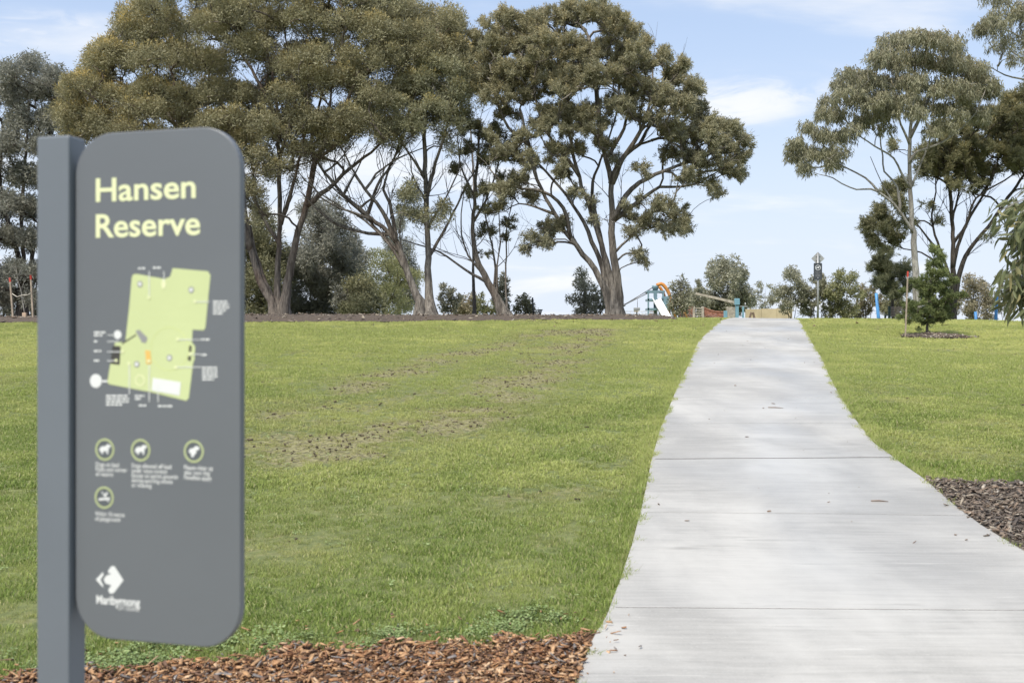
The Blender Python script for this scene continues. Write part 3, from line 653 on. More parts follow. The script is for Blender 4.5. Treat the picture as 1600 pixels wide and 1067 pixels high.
    idx = np.repeat(np.arange(npf), cnts); n = len(idx); u = rng.normal(size=(n, 3)); u /= np.linalg.norm(u, axis=1)[:, None]
    if style == 'lobe':
        rr = pr[idx] * rng.random(n) ** .5; C = pc[idx] + u * rr[:, None]; D = u * .7 + rng.normal(size=(n, 3)) * .5 + np.array([0, 0, .3])
    elif style == 'puff':       # domed clusters, thin underneath
        u[:, 2] = np.where((u[:, 2] < -.25) & (rng.random(n) < .8), -u[:, 2], u[:, 2]); rr = pr[idx] * rng.random(n) ** .42
        C = pc[idx] + u * rr[:, None] * np.array([1.05, 1.05, .85]); D = u * .9 + rng.normal(size=(n, 3)) * .45 + np.array([0, 0, .25])
    elif style == 'feather':  # sprays reaching up and out
        ax = rng.normal(size=(npf, 3)) * .5; ax += (pc - np.array([loc[0], loc[1], pc[:, 2].mean() - 1.])) * .22; ax[:, 2] += .35; ax /= np.linalg.norm(ax, axis=1)[:, None]
        nsp = 7; sid = rng.integers(0, nsp, n); spd = rng.normal(size=(npf, nsp, 3)) * .62 + ax[:, None, :]; spd /= np.linalg.norm(spd, axis=2)[..., None]
        s_ = spd[idx, sid]; t = rng.random(n) ** .7; C = pc[idx] + s_ * (t * pr[idx] * 1.35 - .35 * pr[idx])[:, None] + u * (pr[idx] * .26 * rng.random(n) ** .5)[:, None]; D = s_ * .8 + rng.normal(size=(n, 3)) * .5
    elif style == 'hang':     # drooping strings of leaves
        nsp = 9; sid = rng.integers(0, nsp, n); so = rng.normal(size=(npf, nsp, 3)); so /= np.linalg.norm(so, axis=2)[..., None]; so[:, :, 2] = np.abs(so[:, :, 2]) * .6
        s_ = so[idx, sid]; t = rng.random(n); C = pc[idx] + s_ * (pr[idx] * .8)[:, None] + np.array([0, 0, -1.]) * (t * pr[idx] * 1.1)[:, None] + u * (pr[idx] * .2)[:, None]
        D = rng.normal(size=(n, 3)) * .38 + np.array([0, 0, -1.]) + s_ * .2
    else:
        rr = pr[idx] * rng.random(n) ** .45; C = pc[idx] + u * rr[:, None]; D = u * .5 + rng.normal(size=(n, 3)) * .7 + np.array([0, 0, -.15])
    Ln = LW[0] * rng.uniform(.6, 1.25, n); Wd = LW[1] * rng.uniform(.7, 1.25, n)
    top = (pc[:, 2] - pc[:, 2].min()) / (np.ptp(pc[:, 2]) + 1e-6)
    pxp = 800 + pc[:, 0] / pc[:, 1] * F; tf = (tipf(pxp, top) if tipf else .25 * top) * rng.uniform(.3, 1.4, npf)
    if style == 'lobe': tf = tf * (.25 + 1.5 * sstep(.1, .95, np.array(pu))) + .18 * sstep(.5, 1, np.array(pu))  # ochre growth tint also paints a highlight onto the top of each lobe
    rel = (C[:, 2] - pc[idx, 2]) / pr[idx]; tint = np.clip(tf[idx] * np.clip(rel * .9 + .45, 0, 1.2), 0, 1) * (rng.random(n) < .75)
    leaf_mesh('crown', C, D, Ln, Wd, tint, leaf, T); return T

GUMS = 'big gums along the crest'
# A: huge many-stemmed gum behind the park sign
cA = []
for cy_, x0, x1, st, rx, ry in [(-50, 300, 600, 60, 40, 30), (0, 245, 640, 56, 38, 32), (50, 205, 700, 54, 37, 31), (100, 165, 700, 52, 36, 30), (145, 130, 640, 50, 36, 28), (185, 120, 600, 48, 34, 24), (214, 130, 560, 50, 32, 20)]:
    q = x0 + rng.uniform(0, 15)
    while q <= x1: cA.append((q + rng.uniform(-9, 9), cy_ + rng.uniform(-15, 15), rx * rng.uniform(.75, 1.2), ry * rng.uniform(.8, 1.2), 1.)); q += st
cA += [(112, 152, 20, 22), (106, 190, 18, 18), (118, 222, 22, 16), (172, 80, 20, 20), (148, 108, 22, 20), (208, 34, 20, 24), (235, 8, 22, 20), (640, 18, 22, 22), (655, 60, 30, 26), (678, 92, 22, 20),
       (430, 262, 22, 12, .6), (395, 330, 14, 30, .4), (400, 245, 22, 14, .8), (415, 275, 26, 16, .5), (450, 262, 24, 12, .5), (395, 305, 18, 18, .5), (500, 250, 20, 10, .5), (412, 335, 14, 16, .35), (470, 238, 36, 14, .8), (520, 225, 34, 14, .8), (385, 290, 14, 18, .5), (375, 245, 20, 16, .7), (600, 215, 26, 12, .8), (455, 285, 16, 8, .4)]
limA = [(0, .19, .06, [(430, 492), (425, 470), (406, 439), (391, 390), (384, 345), (379, 280), (368, 215), (340, 150)]),
        (.3, .17, .06, [(436, 492), (434, 470), (433, 442), (437, 352), (436, 244), (435, 190), (425, 110)]),
        (-.4, .21, .07, [(443, 492), (446, 470), (451, 439), (462, 375), (479, 322), (492, 255), (511, 221), (534, 180), (560, 110)]),
        (-1.2, .10, .03, [(479, 322), (511, 296), (549, 262), (590, 229), (631, 190), (650, 140)]),
        (1.2, .10, .04, [(425, 470), (400, 400), (388, 350), (360, 280), (300, 220), (240, 170), (190, 130)]),
        (-1.0, .12, .04, [(391, 390), (375, 340), (340, 270), (280, 200), (220, 130)]),
        (.9, .08, .03, [(434, 380), (420, 355), (402, 320), (396, 270), (380, 200)]),
        (-.8, .09, .03, [(437, 352), (455, 300), (470, 240), (480, 170), (480, 90)]),
        (1.4, .08, .03, [(492, 255), (487, 215), (500, 160), (520, 80), (540, 20)]),
        (-1.5, .09, .03, [(384, 345), (330, 300), (260, 240), (180, 190), (130, 180)]),
        (1.2, .08, .03, [(435, 190), (400, 120), (360, 60), (330, 0)]), (-1.2, .07, .03, [(436, 244), (460, 160), (450, 80), (440, 20)])]
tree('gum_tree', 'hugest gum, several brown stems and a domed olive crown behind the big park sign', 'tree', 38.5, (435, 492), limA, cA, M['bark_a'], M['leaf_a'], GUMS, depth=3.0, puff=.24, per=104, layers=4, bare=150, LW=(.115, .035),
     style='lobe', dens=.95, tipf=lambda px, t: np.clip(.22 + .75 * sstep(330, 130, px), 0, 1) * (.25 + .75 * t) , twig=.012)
# B: twin-stemmed gum, one stem leaning left
limB = [(0, .19, .04, [(658, 491), (655, 470), (646, 450), (627, 397), (609, 364), (575, 337), (537, 304), (507, 270), (485, 235)]),
        (.4, .20, .06, [(673, 491), (672, 470), (669, 442), (668, 360), (665, 281), (663, 214), (668, 150)]),
        (-.8, .09, .03, [(620, 385), (597, 330), (571, 296), (549, 262), (530, 225)]),
        (.8, .07, .025, [(600, 372), (560, 362), (515, 345), (489, 322), (470, 300)]), (-1.2, .06, .025, [(590, 350), (556, 334), (530, 325), (500, 307), (480, 275)]),
        (1.0, .07, .03, [(622, 385), (609, 319), (599, 296), (606, 270), (620, 235), (640, 190)]), (-.6, .08, .03, [(668, 300), (680, 255), (699, 195), (705, 150)]),
        (.9, .06, .03, [(672, 400), (702, 345), (725, 296), (744, 265)]), (1.1, .07, .03, [(575, 337), (590, 290), (625, 230), (640, 180)]), (-1., .06, .03, [(665, 281), (640, 240), (610, 200)]), (.7, .05, .02, [(571, 296), (600, 262), (640, 240), (680, 225)]),
        (-.4, .06, .02, [(637, 425), (606, 380), (570, 345), (525, 318), (485, 290), (455, 255)]), (.3, .05, .015, [(627, 397), (585, 352), (548, 318), (512, 285), (500, 250)]), (.9, .05, .015, [(537, 304), (560, 262), (575, 225)]), (-.9, .045, .015, [(560, 325), (590, 300), (600, 262), (590, 230)]),
        (.5, .05, .015, [(646, 450), (630, 400), (625, 350), (640, 300)]), (-.5, .045, .015, [(507, 270), (530, 250), (560, 215)]), (.4, .05, .02, [(668, 360), (690, 320), (715, 270), (720, 225)]), (-.5, .045, .02, [(666, 320), (648, 280), (640, 240)])]
cB = [(690, 115, 38, 30), (660, 135, 38, 28), (620, 170, 36, 24), (705, 155, 28, 34), (675, 180, 38, 26), (640, 200, 34, 20), (600, 200, 30, 16, .8), (575, 180, 28, 18, .7), (715, 190, 20, 22), (640, 310, 28, 14, .7), (630, 335, 26, 12, .7), (665, 345, 26, 14, .7), (690, 330, 16, 14, .6), (640, 295, 14, 10, .6), (610, 225, 30, 12, .5), (700, 225, 20, 16, .5)]
tree('gum_tree', 'slender twin-stemmed gum with one stem leaning left, right beside the hugest gum', 'tree', 37.5, (665, 491), limB, cB, M['bark_d'], M['leaf_b'], GUMS, depth=1.3, puff=.22, per=104, dens=1.0, layers=3, bare=110, style='lobe', LW=(.115, .032), tipf=lambda px, t: .12 + .3 * t, twig=.010)
# C: leaning slim gum
limC = [(0, .19, .04, [(789, 492), (778, 470), (762, 442), (744, 401), (738, 360), (742, 307), (746, 251), (750, 190)]),
        (-.5, .06, .02, [(760, 440), (725, 420), (687, 394), (650, 381), (628, 375)]), (.5, .06, .02, [(777, 462), (774, 420), (768, 382), (758, 330), (765, 280)]), (.3, .05, .02, [(755, 425), (730, 398), (720, 350), (725, 300)]),
        (.2, .05, .02, [(792, 492), (791, 470), (791, 400), (792, 355), (800, 320)]), (-.3, .045, .02, [(783, 470), (776, 430), (781, 380), (779, 320)]), (-.6, .05, .02, [(742, 307), (720, 260), (715, 210)]), (.6, .05, .02, [(744, 350), (765, 300), (780, 250), (790, 215)])]
cC = [(770, 325, 26, 16, .7), (745, 300, 22, 16, .7), (788, 285, 20, 14, .7), (760, 365, 20, 12, .7), (800, 350, 16, 12, .7), (765, 250, 26, 18, .7), (735, 235, 20, 18, .7), (795, 240, 20, 18, .8), (775, 210, 26, 16, .8), (752, 395, 14, 8, .5), (795, 375, 12, 8, .5), (715, 270, 12, 14, .5), (720, 200, 16, 20, .6), (745, 205, 20, 16, .6)]
tree('gum_tree', 'slim leaning gum with thin bare stems, between the twin-stemmed and the broad gum', 'tree', 38.5, (787, 492), limC, cC, M['bark_d'], M['leaf_f'], GUMS, depth=.9, puff=.25, per=220, style='feather', bare=50, dens=1.0, LW=(.12, .030), tipf=lambda px, t: .06 + .1 * t, twig=.008)
# yellow young crown between the two crowns
tree('gum_tree', 'gum with a small golden green crown showing between two larger crowns', 'tree', 45, (742, 491), [(0, .08, .03, [(742, 491), (740, 440), (739, 380), (741, 300), (735, 200), (728, 120)])],
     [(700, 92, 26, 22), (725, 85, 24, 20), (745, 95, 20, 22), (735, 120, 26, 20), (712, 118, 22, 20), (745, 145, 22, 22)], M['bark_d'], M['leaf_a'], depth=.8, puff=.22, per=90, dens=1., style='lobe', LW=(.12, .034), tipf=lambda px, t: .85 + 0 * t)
# D: the broad central gum
limD = [(-.3, .15, .05, [(955, 491), (949, 465), (929, 421), (891, 373), (867, 335), (839, 282), (827, 229), (812, 170)]),
        (.6, .13, .04, [(953, 480), (945, 432), (925, 378), (905, 335), (886, 306), (853, 268), (820, 235)]),
        (.2, .16, .05, [(958, 491), (957, 450), (939, 382), (925, 335), (905, 277), (891, 220), (880, 150)]),
        (0, .17, .08, [(967, 491), (966, 445), (956, 382), (956, 330), (955, 287), (947, 249), (938, 205), (930, 130), (920, 60)]),
        (-.8, .12, .04, [(955, 290), (968, 253), (992, 222), (1006, 191), (1015, 163), (1020, 110)]), (.9, .11, .035, [(956, 280), (975, 245), (1000, 225), (1010, 205), (1040, 160), (1060, 110)]),
        (-1.1, .11, .035, [(958, 350), (987, 296), (1025, 272), (1063, 258), (1106, 240), (1135, 230)]), (1.2, .09, .03, [(960, 345), (1000, 313), (1030, 293), (1065, 292), (1095, 285), (1120, 270)]),
        (1.3, .08, .03, [(939, 382), (925, 300), (935, 260), (960, 190), (970, 120)]), (-1.2, .08, .03, [(891, 373), (880, 325), (850, 300), (815, 295), (785, 285), (765, 265)]),
        (.5, .06, .02, [(867, 335), (840, 325), (810, 318), (790, 330)]), (-.7, .05, .02, [(957, 400), (985, 372), (1010, 352), (1040, 345)]), (-1.3, .07, .03, [(905, 277), (880, 240), (850, 200), (835, 140), (840, 90)]),
        (.8, .06, .02, [(910, 400), (890, 365), (860, 355), (835, 360)]), (1.4, .08, .03, [(947, 249), (975, 200), (985, 130), (980, 70)]), (-.9, .07, .03, [(827, 229), (795, 200), (775, 150), (765, 100)])]
cD = [(760, 40, 16, 10, .6), (748, 58, 14, 12), (790, 30, 22, 18), (800, 65, 45, 28), (765, 80, 30, 26), (830, 42, 36, 22), (868, 28, 36, 16), (905, 22, 36, 22), (935, 18, 30, 18), (960, 38, 30, 24), (985, 50, 22, 22), (840, 75, 42, 26), (885, 75, 42, 24), (920, 85, 30, 22), (955, 80, 36, 22), (985, 90, 30, 20), (1005, 70, 14, 18),
      (770, 120, 32, 26), (810, 115, 40, 26), (855, 115, 40, 24), (900, 120, 36, 22), (940, 120, 36, 22), (975, 120, 30, 22), (1010, 100, 18, 22), (1035, 90, 16, 18), (1050, 120, 22, 20), (1065, 105, 14, 18), (1080, 140, 20, 22),
      (780, 150, 34, 14), (820, 148, 36, 12), (880, 145, 34, 12), (1000, 140, 28, 22), (1030, 150, 28, 22), (1060, 165, 28, 22), (1090, 175, 22, 22), (1110, 195, 20, 18), (1140, 205, 20, 16), (1160, 220, 14, 16), (1155, 245, 18, 16), (1125, 230, 26, 20), (1090, 215, 30, 22), (1050, 205, 30, 22),
      (870, 175, 34, 18), (905, 180, 36, 18), (850, 195, 28, 14), (930, 195, 28, 18), (960, 165, 34, 18), (890, 200, 24, 12), (995, 180, 22, 16, .6), (1020, 185, 22, 16, .7), (1100, 250, 30, 16), (1130, 262, 22, 14), (1150, 270, 14, 12), (1075, 245, 26, 14), (1040, 240, 22, 12, .6), (1080, 275, 30, 12), (1110, 290, 20, 10, .7), (1120, 305, 10, 10, .6),
      (765, 220, 22, 18, .6), (790, 235, 26, 18, .6), (820, 215, 26, 14, .6), (800, 180, 26, 14, .6), (830, 250, 26, 18, .7), (870, 240, 26, 20, .8), (885, 265, 20, 18, .8), (905, 235, 18, 14, .6), (945, 225, 22, 14, .7), (960, 250, 16, 12, .5), (790, 295, 26, 16, .9), (815, 280, 20, 14, .8), (835, 305, 20, 12, .6),
      (1035, 320, 26, 14, .9), (1060, 335, 24, 13, .9), (1010, 345, 26, 12, .9), (1040, 355, 28, 12, .9), (1070, 358, 18, 10, .8), (990, 360, 18, 12, .6), (1000, 395, 14, 10, .7), (1008, 405, 8, 7, .7), (985, 335, 14, 12, .5), (1000, 310, 14, 10, .5),
      (860, 355, 22, 13, .8), (835, 370, 18, 10, .7), (855, 378, 20, 9, .8), (825, 385, 12, 8, .7), (880, 345, 16, 12, .7), (920, 310, 18, 14, .35), (900, 300, 16, 14, .4), (1000, 265, 18, 12, .4), (930, 340, 10, 10, .3), (975, 320, 10, 14, .3)]
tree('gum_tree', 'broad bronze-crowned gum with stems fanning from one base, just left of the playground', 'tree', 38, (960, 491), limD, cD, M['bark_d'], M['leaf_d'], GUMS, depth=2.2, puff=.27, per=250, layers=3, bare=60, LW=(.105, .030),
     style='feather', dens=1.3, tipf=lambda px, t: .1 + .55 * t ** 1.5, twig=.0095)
# E: pale-trunked gum on the right
limE = [(0, .17, .05, [(1434, 494), (1434, 475), (1431, 440), (1428, 380), (1424, 324), (1422, 283), (1420, 243), (1423, 202), (1428, 150), (1430, 90)]),
        (-.7, .07, .02, [(1425, 370), (1415, 345), (1397, 319), (1372, 299), (1350, 296), (1327, 294), (1301, 278), (1281, 273)]), (.5, .05, .02, [(1377, 304), (1352, 278), (1311, 258), (1291, 253), (1270, 235)]),
        (-.9, .06, .02, [(1423, 300), (1408, 270), (1397, 248), (1367, 228), (1337, 207), (1310, 175)]), (.8, .06, .02, [(1408, 335), (1402, 293), (1382, 268), (1377, 228), (1367, 177), (1355, 130)]),
        (-.8, .07, .02, [(1422, 260), (1432, 238), (1468, 225), (1494, 207), (1524, 177), (1540, 140)]), (.7, .07, .02, [(1422, 215), (1453, 152), (1484, 111), (1500, 85)]), (-.5, .05, .02, [(1421, 230), (1400, 170), (1395, 110), (1390, 75)]), (.4, .05, .02, [(1424, 290), (1445, 240), (1458, 190), (1455, 120)]), (.4, .03, .015, [(1397, 319), (1375, 280), (1360, 245)])]
cE = [(1395, 62, 28, 16), (1425, 55, 30, 14), (1460, 55, 30, 14), (1490, 65, 24, 16), (1375, 85, 22, 18), (1410, 90, 36, 18), (1455, 90, 36, 18), (1495, 95, 30, 20), (1525, 105, 24, 22), (1545, 130, 18, 22), (1325, 110, 24, 12), (1350, 120, 28, 16), (1310, 130, 18, 14), (1385, 125, 30, 16), (1430, 125, 32, 16), (1475, 130, 34, 18), (1515, 140, 26, 22),
      (1330, 145, 30, 14), (1365, 155, 30, 14), (1295, 155, 16, 12, .8), (1285, 172, 16, 10, .9), (1400, 155, 26, 14, .7), (1500, 165, 26, 16, .8), (1530, 170, 22, 18, .9), (1310, 175, 22, 12, .8), (1350, 180, 26, 12, .7), (1262, 195, 16, 12), (1285, 205, 20, 14), (1310, 210, 20, 12, .8), (1245, 220, 16, 12), (1240, 240, 13, 13), (1265, 235, 20, 13), (1290, 235, 20, 12), (1315, 235, 14, 10, .7), (1255, 258, 12, 10, .8), (1300, 252, 16, 9, .8), (1325, 205, 14, 10, .6), (1380, 195, 16, 10, .4), (1470, 165, 20, 12, .5), (1455, 200, 14, 10, .3), (1400, 165, 26, 14, .7), (1440, 170, 26, 14, .7), (1375, 175, 22, 12, .6), (1475, 190, 22, 12, .6), (1340, 195, 22, 10, .6), (1430, 150, 26, 14, .8), (1380, 145, 24, 12, .8)]
tree('pale_gum_tree', 'tall gum with a smooth pale grey trunk and drooping grey-green crown behind the young conifer', 'tree', 40, (1434, 494), limE, cE, M['bark_pale'], M['leaf_e'], depth=1.7, puff=.30, per=120, LW=(.17, .036), layers=3,
     style='hang', dens=1.15, tipf=lambda px, t: .1 + .4 * t, twig=.009)
# F: dark stemmed gum behind it
limF = [(0, .17, .06, [(1488, 497), (1489, 470), (1489, 430), (1489, 380), (1484, 294), (1472, 238), (1465, 190)]), (.4, .15, .05, [(1490, 497), (1491, 470), (1509, 400), (1544, 354), (1575, 309), (1600, 273), (1625, 230)]),
        (-.6, .10, .03, [(1488, 420), (1497, 385), (1515, 340), (1540, 300), (1554, 265), (1570, 220)]), (.8, .08, .03, [(1486, 440), (1473, 400), (1456, 345), (1463, 289), (1455, 240)]), (-.9, .07, .03, [(1489, 380), (1510, 350), (1525, 310), (1580, 275), (1620, 240)]),
        (.7, .06, .02, [(1487, 350), (1498, 300), (1500, 250), (1510, 200)]), (-.5, .06, .02, [(1473, 400), (1440, 360), (1415, 330), (1390, 315)]), (.6, .05, .02, [(1478, 420), (1440, 395), (1400, 385), (1380, 360)])]
cF = [(1500, 245, 30, 18), (1530, 225, 30, 18), (1560, 200, 30, 18), (1590, 185, 26, 20), (1600, 215, 26, 18), (1555, 235, 30, 16), (1585, 255, 26, 16), (1465, 205, 22, 14), (1480, 225, 24, 16), (1450, 240, 24, 16), (1470, 265, 26, 14, .8), (1510, 270, 26, 12, .8), (1545, 265, 26, 14, .8), (1610, 150, 26, 18), (1580, 160, 22, 14), (1500, 200, 22, 14, .9), (1440, 265, 20, 12, .6), (1535, 190, 22, 14, .9), (1610, 285, 16, 14, .6), (1400, 230, 14, 12, .5), (1480, 250, 26, 16), (1520, 250, 28, 16), (1575, 225, 30, 18), (1595, 245, 28, 18), (1560, 180, 28, 16), (1530, 285, 20, 10, .7), (1490, 290, 20, 10, .7), (1640, 230, 30, 24), (1650, 180, 30, 24),
      (1450, 320, 16, 12, .3), (1470, 345, 14, 12, .3), (1545, 365, 16, 9, .35), (1520, 300, 14, 10, .3), (1390, 300, 20, 14, .9), (1410, 318, 20, 16, .9), (1375, 330, 20, 16, .9), (1360, 350, 14, 18, .9), (1385, 350, 22, 16), (1368, 375, 16, 12, .9), (1400, 372, 22, 12, .8), (1415, 290, 14, 12, .7), (1420, 345, 14, 14, .6)]
tree('gum_tree', 'dark-stemmed gum with olive tufts, standing just behind and right of the pale trunk', 'tree', 46, (1489, 497), limF, cF, M['bark_dark'], M['leaf_f'], depth=1.7, puff=.32, per=200, style='feather', bare=50, layers=3, dens=1.45, tipf=lambda px, t: .15 + .35 * t, twig=.010)
# G: low dark she-oak left of the pale trunk
tree('she_oak', 'low dark needle-leaved tree just left of the pale gum trunk, above the bench', 'tree', 50, (1398, 496), [(0, .09, .03, [(1396, 496), (1393, 450), (1385, 420), (1380, 400)])],
     [(1380, 400, 22, 16), (1370, 415, 18, 14), (1390, 425, 24, 16), (1378, 440, 20, 16), (1400, 445, 24, 16), (1388, 455, 20, 12), (1412, 425, 16, 18), (1360, 425, 10, 14, .5), (1418, 450, 14, 14), (1408, 462, 12, 6, .7)], M['bark_dark'], M['leaf_g'], depth=.9, puff=.36, per=600, LW=(.16, .022), style='feather', dens=1., up=.3)
# H: gum whose trunk is out of the frame on the right
tree('gum_tree', 'airy grey-green gum crown reaching in at the top right corner of the photo', 'tree', 41, (1665, 498), [(0, .2, .08, [(1665, 498), (1662, 400), (1668, 300), (1660, 200), (1650, 100), (1640, 20)]), (-.6, .09, .02, [(1662, 230), (1640, 170), (1610, 130), (1570, 118), (1548, 105)]), (.5, .07, .02, [(1655, 150), (1620, 80), (1580, 50), (1550, 40)])],
     [(1535, 40, 20, 16), (1560, 25, 26, 20), (1595, 15, 26, 20), (1570, 60, 26, 14, .8), (1605, 50, 26, 20), (1590, 85, 24, 12, .7), (1550, 70, 18, 10, .6), (1620, 90, 24, 20), (1640, 10, 30, 30), (1660, 60, 30, 30), (1680, 120, 30, 30), (1700, 30, 30, 30), (1610, 120, 20, 10, .6), (1560, -10, 26, 18), (1610, -30, 30, 20)],
     M['bark_pale'], M['leaf_e'], depth=1.6, puff=.34, per=150, LW=(.18, .034), style='hang', dens=1.1, tipf=lambda px, t: .2 + .2 * t)
# I: silver tree far left
cI = [(15, 110, 26, 18), (50, 100, 24, 14), (85, 115, 20, 14), (105, 130, 12, 12, .8), (20, 145, 28, 22), (60, 140, 28, 20), (95, 155, 18, 18), (30, 185, 30, 22), (75, 185, 26, 22), (15, 225, 24, 22), (55, 225, 26, 22), (85, 235, 22, 20), (25, 270, 26, 22), (60, 275, 24, 22), (100, 280, 22, 22), (12, 320, 20, 24), (45, 325, 24, 22), (15, 370, 22, 22), (50, 375, 22, 20), (20, 420, 22, 20), (52, 425, 20, 20), (15, 462, 22, 16), (48, 462, 20, 16), (-30, 150, 30, 40), (-30, 250, 30, 40), (-30, 350, 30, 40), (-20, 440, 26, 36), (90, 340, 22, 30, .8), (95, 420, 24, 30, .8)]
tree('silver_gum_tree', 'grey-leaved tree with black stems at the left edge, behind two red-tipped stakes', 'tree', 43, (33, 497), [(0, .20, .06, [(32, 496), (34, 440), (28, 400), (12, 345), (0, 280), (5, 200)]), (.5, .16, .05, [(38, 496), (38, 450), (36, 400), (34, 330), (40, 250), (45, 160)]), (-.3, .13, .04, [(38, 450), (48, 415), (56, 370), (70, 300), (80, 220)])],
     cI, M['bark_dark'], M['leaf_i'], depth=2.2, puff=.34, per=150, LW=(.16, .045), style='any', dens=1.25, layers=3, tipf=lambda px, t: .3 * t)
# J..M: trees standing beyond the crest between the big trunks
def blobtree(name, label, d, bx_, top, hw, leaf, puff=.42, per=230, style='any', bark='bark_dark', LW=(.17, .05), dens=.85, bot=492, cat='tree', seed=0, trunk=.12, group=None, tipf=None, rag=.22):
    r = np.random.default_rng(seed + 100); cl_ = []; H_ = bot - top
    nrow = max(2, int(H_ / (hw * .55)))
    for k in range(nrow):
        t = (k + .5) / nrow; y_ = top + H_ * t; w_ = hw * (math.sin(min(1., t * 1.25 + .12) * math.pi * .5) ** .8) * (1 if t < .8 else .85); m_ = max(1, int(round(w_ / (hw * .36))))
        for q in range(m_):
            cx_ = bx_ + ((q + .5) / m_ * 2 - 1) * w_ * .72 + r.uniform(-.25, .25) * w_ * rag * 2
            cl_.append((cx_, y_ + r.uniform(-.2, .2) * H_ / nrow, w_ * r.uniform(.38, .6), H_ / nrow * r.uniform(.55, .95), r.uniform(.6, 1.15)))
    lb = [(0, trunk, trunk * .3, [(bx_, bot + 3), (bx_ + r.uniform(-.1, .1) * hw, bot - H_ * .3), (bx_ + r.uniform(-.2, .2) * hw, bot - H_ * .6), (bx_ + r.uniform(-.2, .2) * hw, top + H_ * .12)]),
          (.4, trunk * .6, trunk * .2, [(bx_, bot - H_ * .12), (bx_ + hw * .3, bot - H_ * .4), (bx_ + hw * .45, bot - H_ * .7)]), (-.4, trunk * .6, trunk * .2, [(bx_, bot - H_ * .1), (bx_ - hw * .3, bot - H_ * .4), (bx_ - hw * .4, bot - H_ * .65)])]
    return tree(name, label, cat, d, (bx_, bot + 3), lb, cl_, M[bark], M[leaf], group, depth=hw * d / F * .7, puff=puff, per=per, LW=LW, style=style, dens=dens, tipf=tipf or (lambda px, t: .25 * t), up=.3)
BT = 'trees beyond the crest'
blobtree('gum_tree', 'large dusty grey-green tree filling the gap right of the hugest gum trunks', 52, 505, 322, 92, 'leaf_i', seed=1, group=BT, LW=(.19, .05), per=260, dens=1.1)
blobtree('gum_tree', 'rounded yellow-green tree just left of the twin-stemmed gum', 60, 603, 395, 58, 'leaf_k', seed=2, group=BT, style='puff', puff=.5, per=220)
blobtree('gum_tree', 'small grey tree peeping over the rounded yellow-green tree', 72, 625, 350, 36, 'leaf_i', seed=3, group=BT, bot=480)
blobtree('gum_tree', 'dark tree directly behind the stems of the hugest gum', 50, 405, 315, 60, 'leaf_f', seed=4, group=BT, dens=1.1)
blobtree('gum_tree', 'dull green bush-like tree at the foot of the dusty grey-green tree', 50, 560, 430, 44, 'leaf_f', seed=5, group=BT)
# dense wall of trees hidden mostly by the sign
blobtree('gum_tree', 'dark green tree standing behind the sign panel, left of the hugest gum', 50, 300, 300, 75, 'leaf_f', seed=6, group=BT, dens=.5)
blobtree('gum_tree', 'grey-green tree standing behind the sign post', 50, 160, 280, 75, 'leaf_i', seed=7, group=BT, dens=.5)
SH = 'shrubs beyond the crest'
def shrub(label, d, x, top, hw, leaf, seed, **k):
    if seed % 2: k.setdefault('style', 'feather')
    k.setdefault('rag', .34); blobtree('shrub', label, d, x, top, hw, leaf, cat='shrub', seed=seed, group=SH, trunk=.035, puff=k.pop('puff', .22), per=k.pop('per', 62), LW=k.pop('LW', (.13, .06)), dens=k.pop('dens', 1.) * .85, **k)
shrub('upright shrub just right of the twin-stemmed gum base', 48, 701, 450, 22, 'leaf_shrub', 11, bot=490)
shrub('rust-tinged rounded shrub, second right of the twin-stemmed gum', 52, 733, 457, 26, 'leaf_rust', 12)
shrub('low wide yellow-green shrub at the foot of the leaning gum', 50, 762, 466, 30, 'leaf_k', 13)
shrub('small dense dark green shrub beside the thin dark pole', 44, 822, 466, 19, 'leaf_f', 14, per=90)
shrub('thin twiggy shrub behind the base of the leaning gum', 46, 787, 432, 12, 'leaf_shrub', 15, dens=.35)
shrub('tall airy shrub left of the broad gum trunk', 44, 912, 420, 28, 'leaf_shrub', 16, dens=.6)
shrub('lower bushy shrub tucked against the broad gum trunk', 43, 936, 449, 24, 'leaf_shrub', 17, dens=.7)
shrub('leafy shrub in front of the slide tower arch', 50, 1063, 428, 22, 'leaf_shrub', 18, dens=.75, bot=494)
shrub('dull shrub between the slide tower and the big round tree', 72, 1087, 438, 22, 'leaf_shrub', 19)
blobtree('gum_tree', 'big round-crowned tree behind the rope bridge', 85, 1134, 414, 56, 'leaf_shrub', seed=20, group=BT, puff=.45, per=120, LW=(.24, .11), dens=1.0)
shrub('small pale tree right of the big round-crowned tree', 95, 1194, 446, 28, 'leaf_shrub', 21, puff=.45, LW=(.2, .09), dens=.6)
shrub('tall brown-green shrub left of the small sign pole', 56, 1237, 421, 33, 'leaf_shrub', 22)
shrub('brown-green shrub right behind the small sign pole', 56, 1278, 433, 34, 'leaf_shrub', 23)
shrub('tallest shrub right of the small sign pole', 56, 1318, 424, 36, 'leaf_k', 24)
shrub('low shrub behind the left blue post', 58, 1355, 446, 30, 'leaf_rust', 25)
shrub('shadowed shrub behind the bench', 58, 1397, 458, 34, 'leaf_f', 26)
shrub('reddish green shrub behind the young conifer', 56, 1474, 436, 36, 'leaf_f', 27)
shrub('yellowish shrub left of the right blue post', 54, 1522, 434, 36, 'leaf_rust', 28)
shrub('grey shrub behind the right blue post', 56, 1572, 431, 36, 'leaf_shrub', 29, dens=.6)
shrub('dusty shrub at the far left edge below the silver tree', 47, 5, 425, 38, 'leaf_i', 30)
shrub('dusty low shrub beside the black stems at the left', 47, 62, 450, 34, 'leaf_i', 31)

